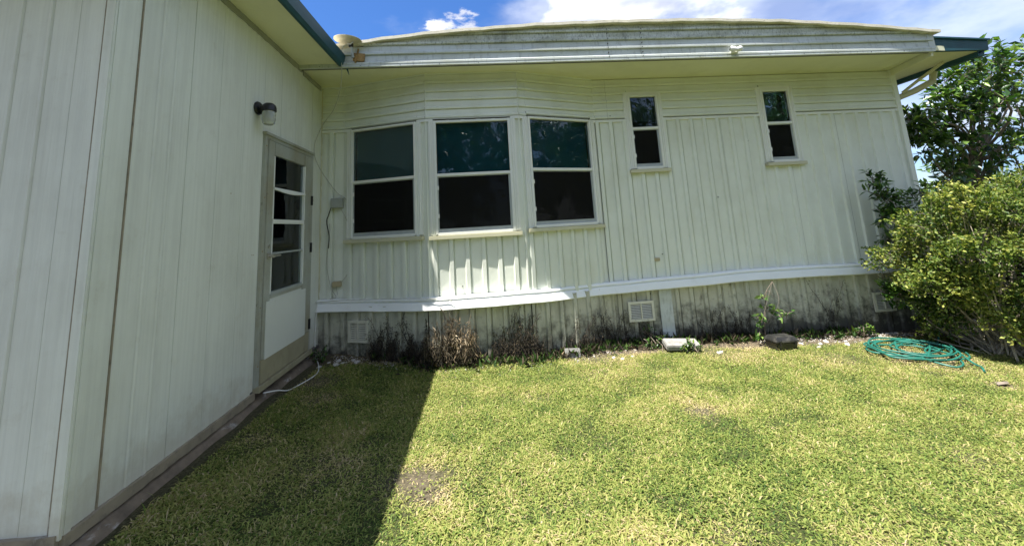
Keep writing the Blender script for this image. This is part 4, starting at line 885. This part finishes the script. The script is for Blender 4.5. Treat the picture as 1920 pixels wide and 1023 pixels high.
# dark weeds and litter along the foot of the skirt
def litter():
    rg = np.random.default_rng(77); n = 9000; x = rg.uniform(-1.3, 4.4, n)
    dens = np.array([.45+.9*mnoise.noise(Vector((a*2.3, 3, 0))) for a in x])+np.where((x > .5) & (x < 3.0), .35, 0); kp = rg.random(n) < dens; x = x[kp]; n = len(x)
    sy = np.interp(x, [p[0] for p in SK], [p[1] for p in SK]); y = sy-.02-np.abs(rg.normal(size=n))*.09
    z = np.array([gz(a, b_) for a, b_ in zip(x, y)]); az = rg.uniform(0, 6.28, n); el = rg.uniform(.1, 1.3, n)
    D_ = np.stack([np.cos(az)*np.cos(el), np.sin(az)*np.cos(el)-.1, np.sin(el)], 1); L_ = rg.uniform(.02, .09, n)*(1+.5*(rg.random(n) < .15))
    C = np.stack([x, y, z+rg.uniform(0, .03, n)], 1); V_, F_ = leaves(C, D_, rg.normal(size=(n, 3)), L_, L_*rg.uniform(.10, .35, n), .2, .25)
    green = rg.random(n) < .45
    for nm, mm_, sel, tn, ct in (('weed_cover', grass_m, green, np.clip(rg.normal(.02, .12, n), 0, 1), 'weeds'), ('leaf_litter', dry_leaf, ~green, np.clip(rg.normal(.22, .25, n), 0, 1), 'leaf litter')):
        Vs, Fs = leaves(C[sel], D_[sel], rg.normal(size=(sel.sum(), 3)), L_[sel], (L_*rg.uniform(.10, .35, n))[sel], .2, .25)
        o = leaf_obj(nm, None, Vs, Fs, tn[sel], mm_, (1.5, 4.5, -1.45)); tag(o, 'low dark green weeds along the foot of the skirt' if nm[0] == 'w' else 'brown dead leaf litter along the foot of the skirt', ct)
litter()
def pebbles():
    rg = np.random.default_rng(9); V_ = []; F_ = []; k = 0
    for i in range(1500):
        x = rg.uniform(3.0, 4.9) if i % 3 else rg.uniform(-1.75, 1.6); y = np.interp(x, [p[0] for p in SK], [p[1] for p in SK])-.06-abs(rg.normal())*.13
        s_ = rg.uniform(.004, .011); z = gz(x, y)+.002; c = np.array([x, y, z])
        o8 = np.array([(1,0,0),(0,1,0),(-1,0,0),(0,-1,0),(0,0,.7),(0,0,-.7)])*rg.uniform(.6, 1.3, (6, 1)); V_.append(c+o8*s_)
        F_.append(np.array([(0,1,4),(1,2,4),(2,3,4),(3,0,4),(1,0,5),(2,1,5),(3,2,5),(0,3,5)])+k); k += 6
    o = bpy.data.objects.new('gravel', np_mesh('gravel', np.concatenate(V_)-np.array([1.5,4.5,-1.45]), np.concatenate(F_), stone_m)); place(o, None, T(1.5,4.5,-1.45)); tag(o, 'small whitish gravel scattered on the soil along the skirt', 'gravel', None, 'stuff')
pebbles()
# ragged bead of sealant in the corner between annex and house, and screw heads
rg_ = random.Random(3); pts = [(-1.938+rg_.uniform(-.004,.004), 4.655+rg_.uniform(-.004,.004), 1.78-i*.045) for i in range(57)]
MB().tube(pts, [.007+rg_.uniform(0,.007) for _ in pts], 5).build('corner_sealant', sill_m, house)
sc_ = MB()
for x in (1.445, 1.84):
    for z in (1.80, 1.85, 1.91, 1.96, 2.02, 2.08, 2.13): sc_.box((x, YF-.030, z), (x+.007, YF-.010, z+.007))
for x in np.arange(-1.7, 5.4, .42): sc_.box((x, YF-.026, 1.775), (x+.006, YF-.018, 1.781))
for (x, y, z) in ((-1.62,4.655,-.58),(-.30,4.32,-.62),(.05,4.32,-.1),(2.1,4.658,-.45),(2.9,4.658,.2),(1.9,4.66,-.9),(3.4,4.66,.9),(1.62,4.66,1.3)): sc_.box((x, y-.004, z), (x+.008, y+.01, z+.010))
tag(sc_.build('screw_heads', darkhole, house), kind='stuff')
for k, (x, y) in enumerate(((12.5,-3.5),(16.0,-2.0),(17.5,-7.0))):
    mass_tree('yard_tree', (x, y, -1.4), (2.6, 2.6, 3.3), 5500, .26, 'leafy yard tree reflected in the window glass', 'tree', 'trees reflected in the windows', 80+k, 1.8)
# longer tufts and clover leaves standing in the lawn, one fallen leaf
A3 = blades(60000, (-1.75, 5.4), (1.4, 4.4), None, .062, .0045, 'grass_tuft', 12, -.02, 1.15)
k3 = RNG.random(len(A3[2])) < .35; idx = np.where(k3)[0]
V3 = A3[0].reshape(-1, 5, 3)[idx].reshape(-1, 3); kk = np.arange(len(idx))*5; F3 = np.concatenate([np.stack([kk, kk+1, kk+2], 1), np.stack([kk, kk+2, kk+3], 1), np.stack([kk+3, kk+2, kk+4], 1)])
o = bpy.data.objects.new('grass_tuft', np_mesh('grass_tuft', V3, F3, grass_m, np.repeat(A3[2][idx], 5))); place(o); tag(o, 'longer grass blades standing out of the short lawn', 'grass', None, 'stuff')
rg = np.random.default_rng(31); n = 260; cx = rg.uniform(-1.6, 4.5, n); cy = rg.uniform(1.5, 4.2, n); cnt = 26
X_ = np.repeat(cx, cnt)+rg.normal(size=n*cnt)*.05; Y_ = np.repeat(cy, cnt)+rg.normal(size=n*cnt)*.05; Z_ = np.array([gz(a, b_) for a, b_ in zip(X_, Y_)])+rg.uniform(.008, .03, n*cnt)
D3 = randdir(n*cnt); D3[:, 2] *= .3; L3 = rg.uniform(.008, .018, n*cnt); VV, FF = leaves(np.stack([X_, Y_, Z_], 1), D3, np.array([[0, 0, 1.]])+rg.normal(size=(n*cnt, 3))*.35, L3, L3*.85, .05)
o = leaf_obj('clover', None, VV, FF, np.clip(np.repeat(rg.uniform(.15, .6, n), cnt)+rg.normal(size=n*cnt)*.06, 0, 1), grass_m, (1.5, 3, -1.4)); tag(o, 'small round-leaved clover patches in the lawn', 'clover')
zf = gz(4.1, 3.1)+.012
lf = MB().add([(-.05,-.01,0),(-.01,-.03,.012),(.05,-.012,.004),(.06,.01,.014),(.0,.028,.002),(-.04,.018,.012),(0,0,.018)], [(0,1,6),(1,2,6),(2,3,6),(3,4,6),(4,5,6),(5,0,6)]).build('fallen_leaf', bark_m, None, T(4.1,3.1,zf)); tag(lf, 'dark curled fallen leaf on the lawn below the hose', 'leaf')
mb = MB()
rgn = random.Random(8)
for (u, z) in ((1.33,-.12),(1.35,-.12),(.42,-.62),(1.02,.35),(2.5,.4)): mb.box((u, -.0015, z), (u+.006, .002, z+.006))
for z in (-1.0,-.55,-.1,.35,.8): mb.box((1.44, -.026, z), (1.447, -.02, z+.007))
tag(mb.build('nail_heads', rust_m, annex, ML), kind='stuff')
MB().lathe([(0,0),(.016,0),(.016,.008),(.006,.010),(0,.010)], ML @ Vector((1.53,-.028,-.06)), (ML.to_3x3() @ Matrix.Rotation(math.radians(90),3,'X')), 14).build('lock', brass, annex)
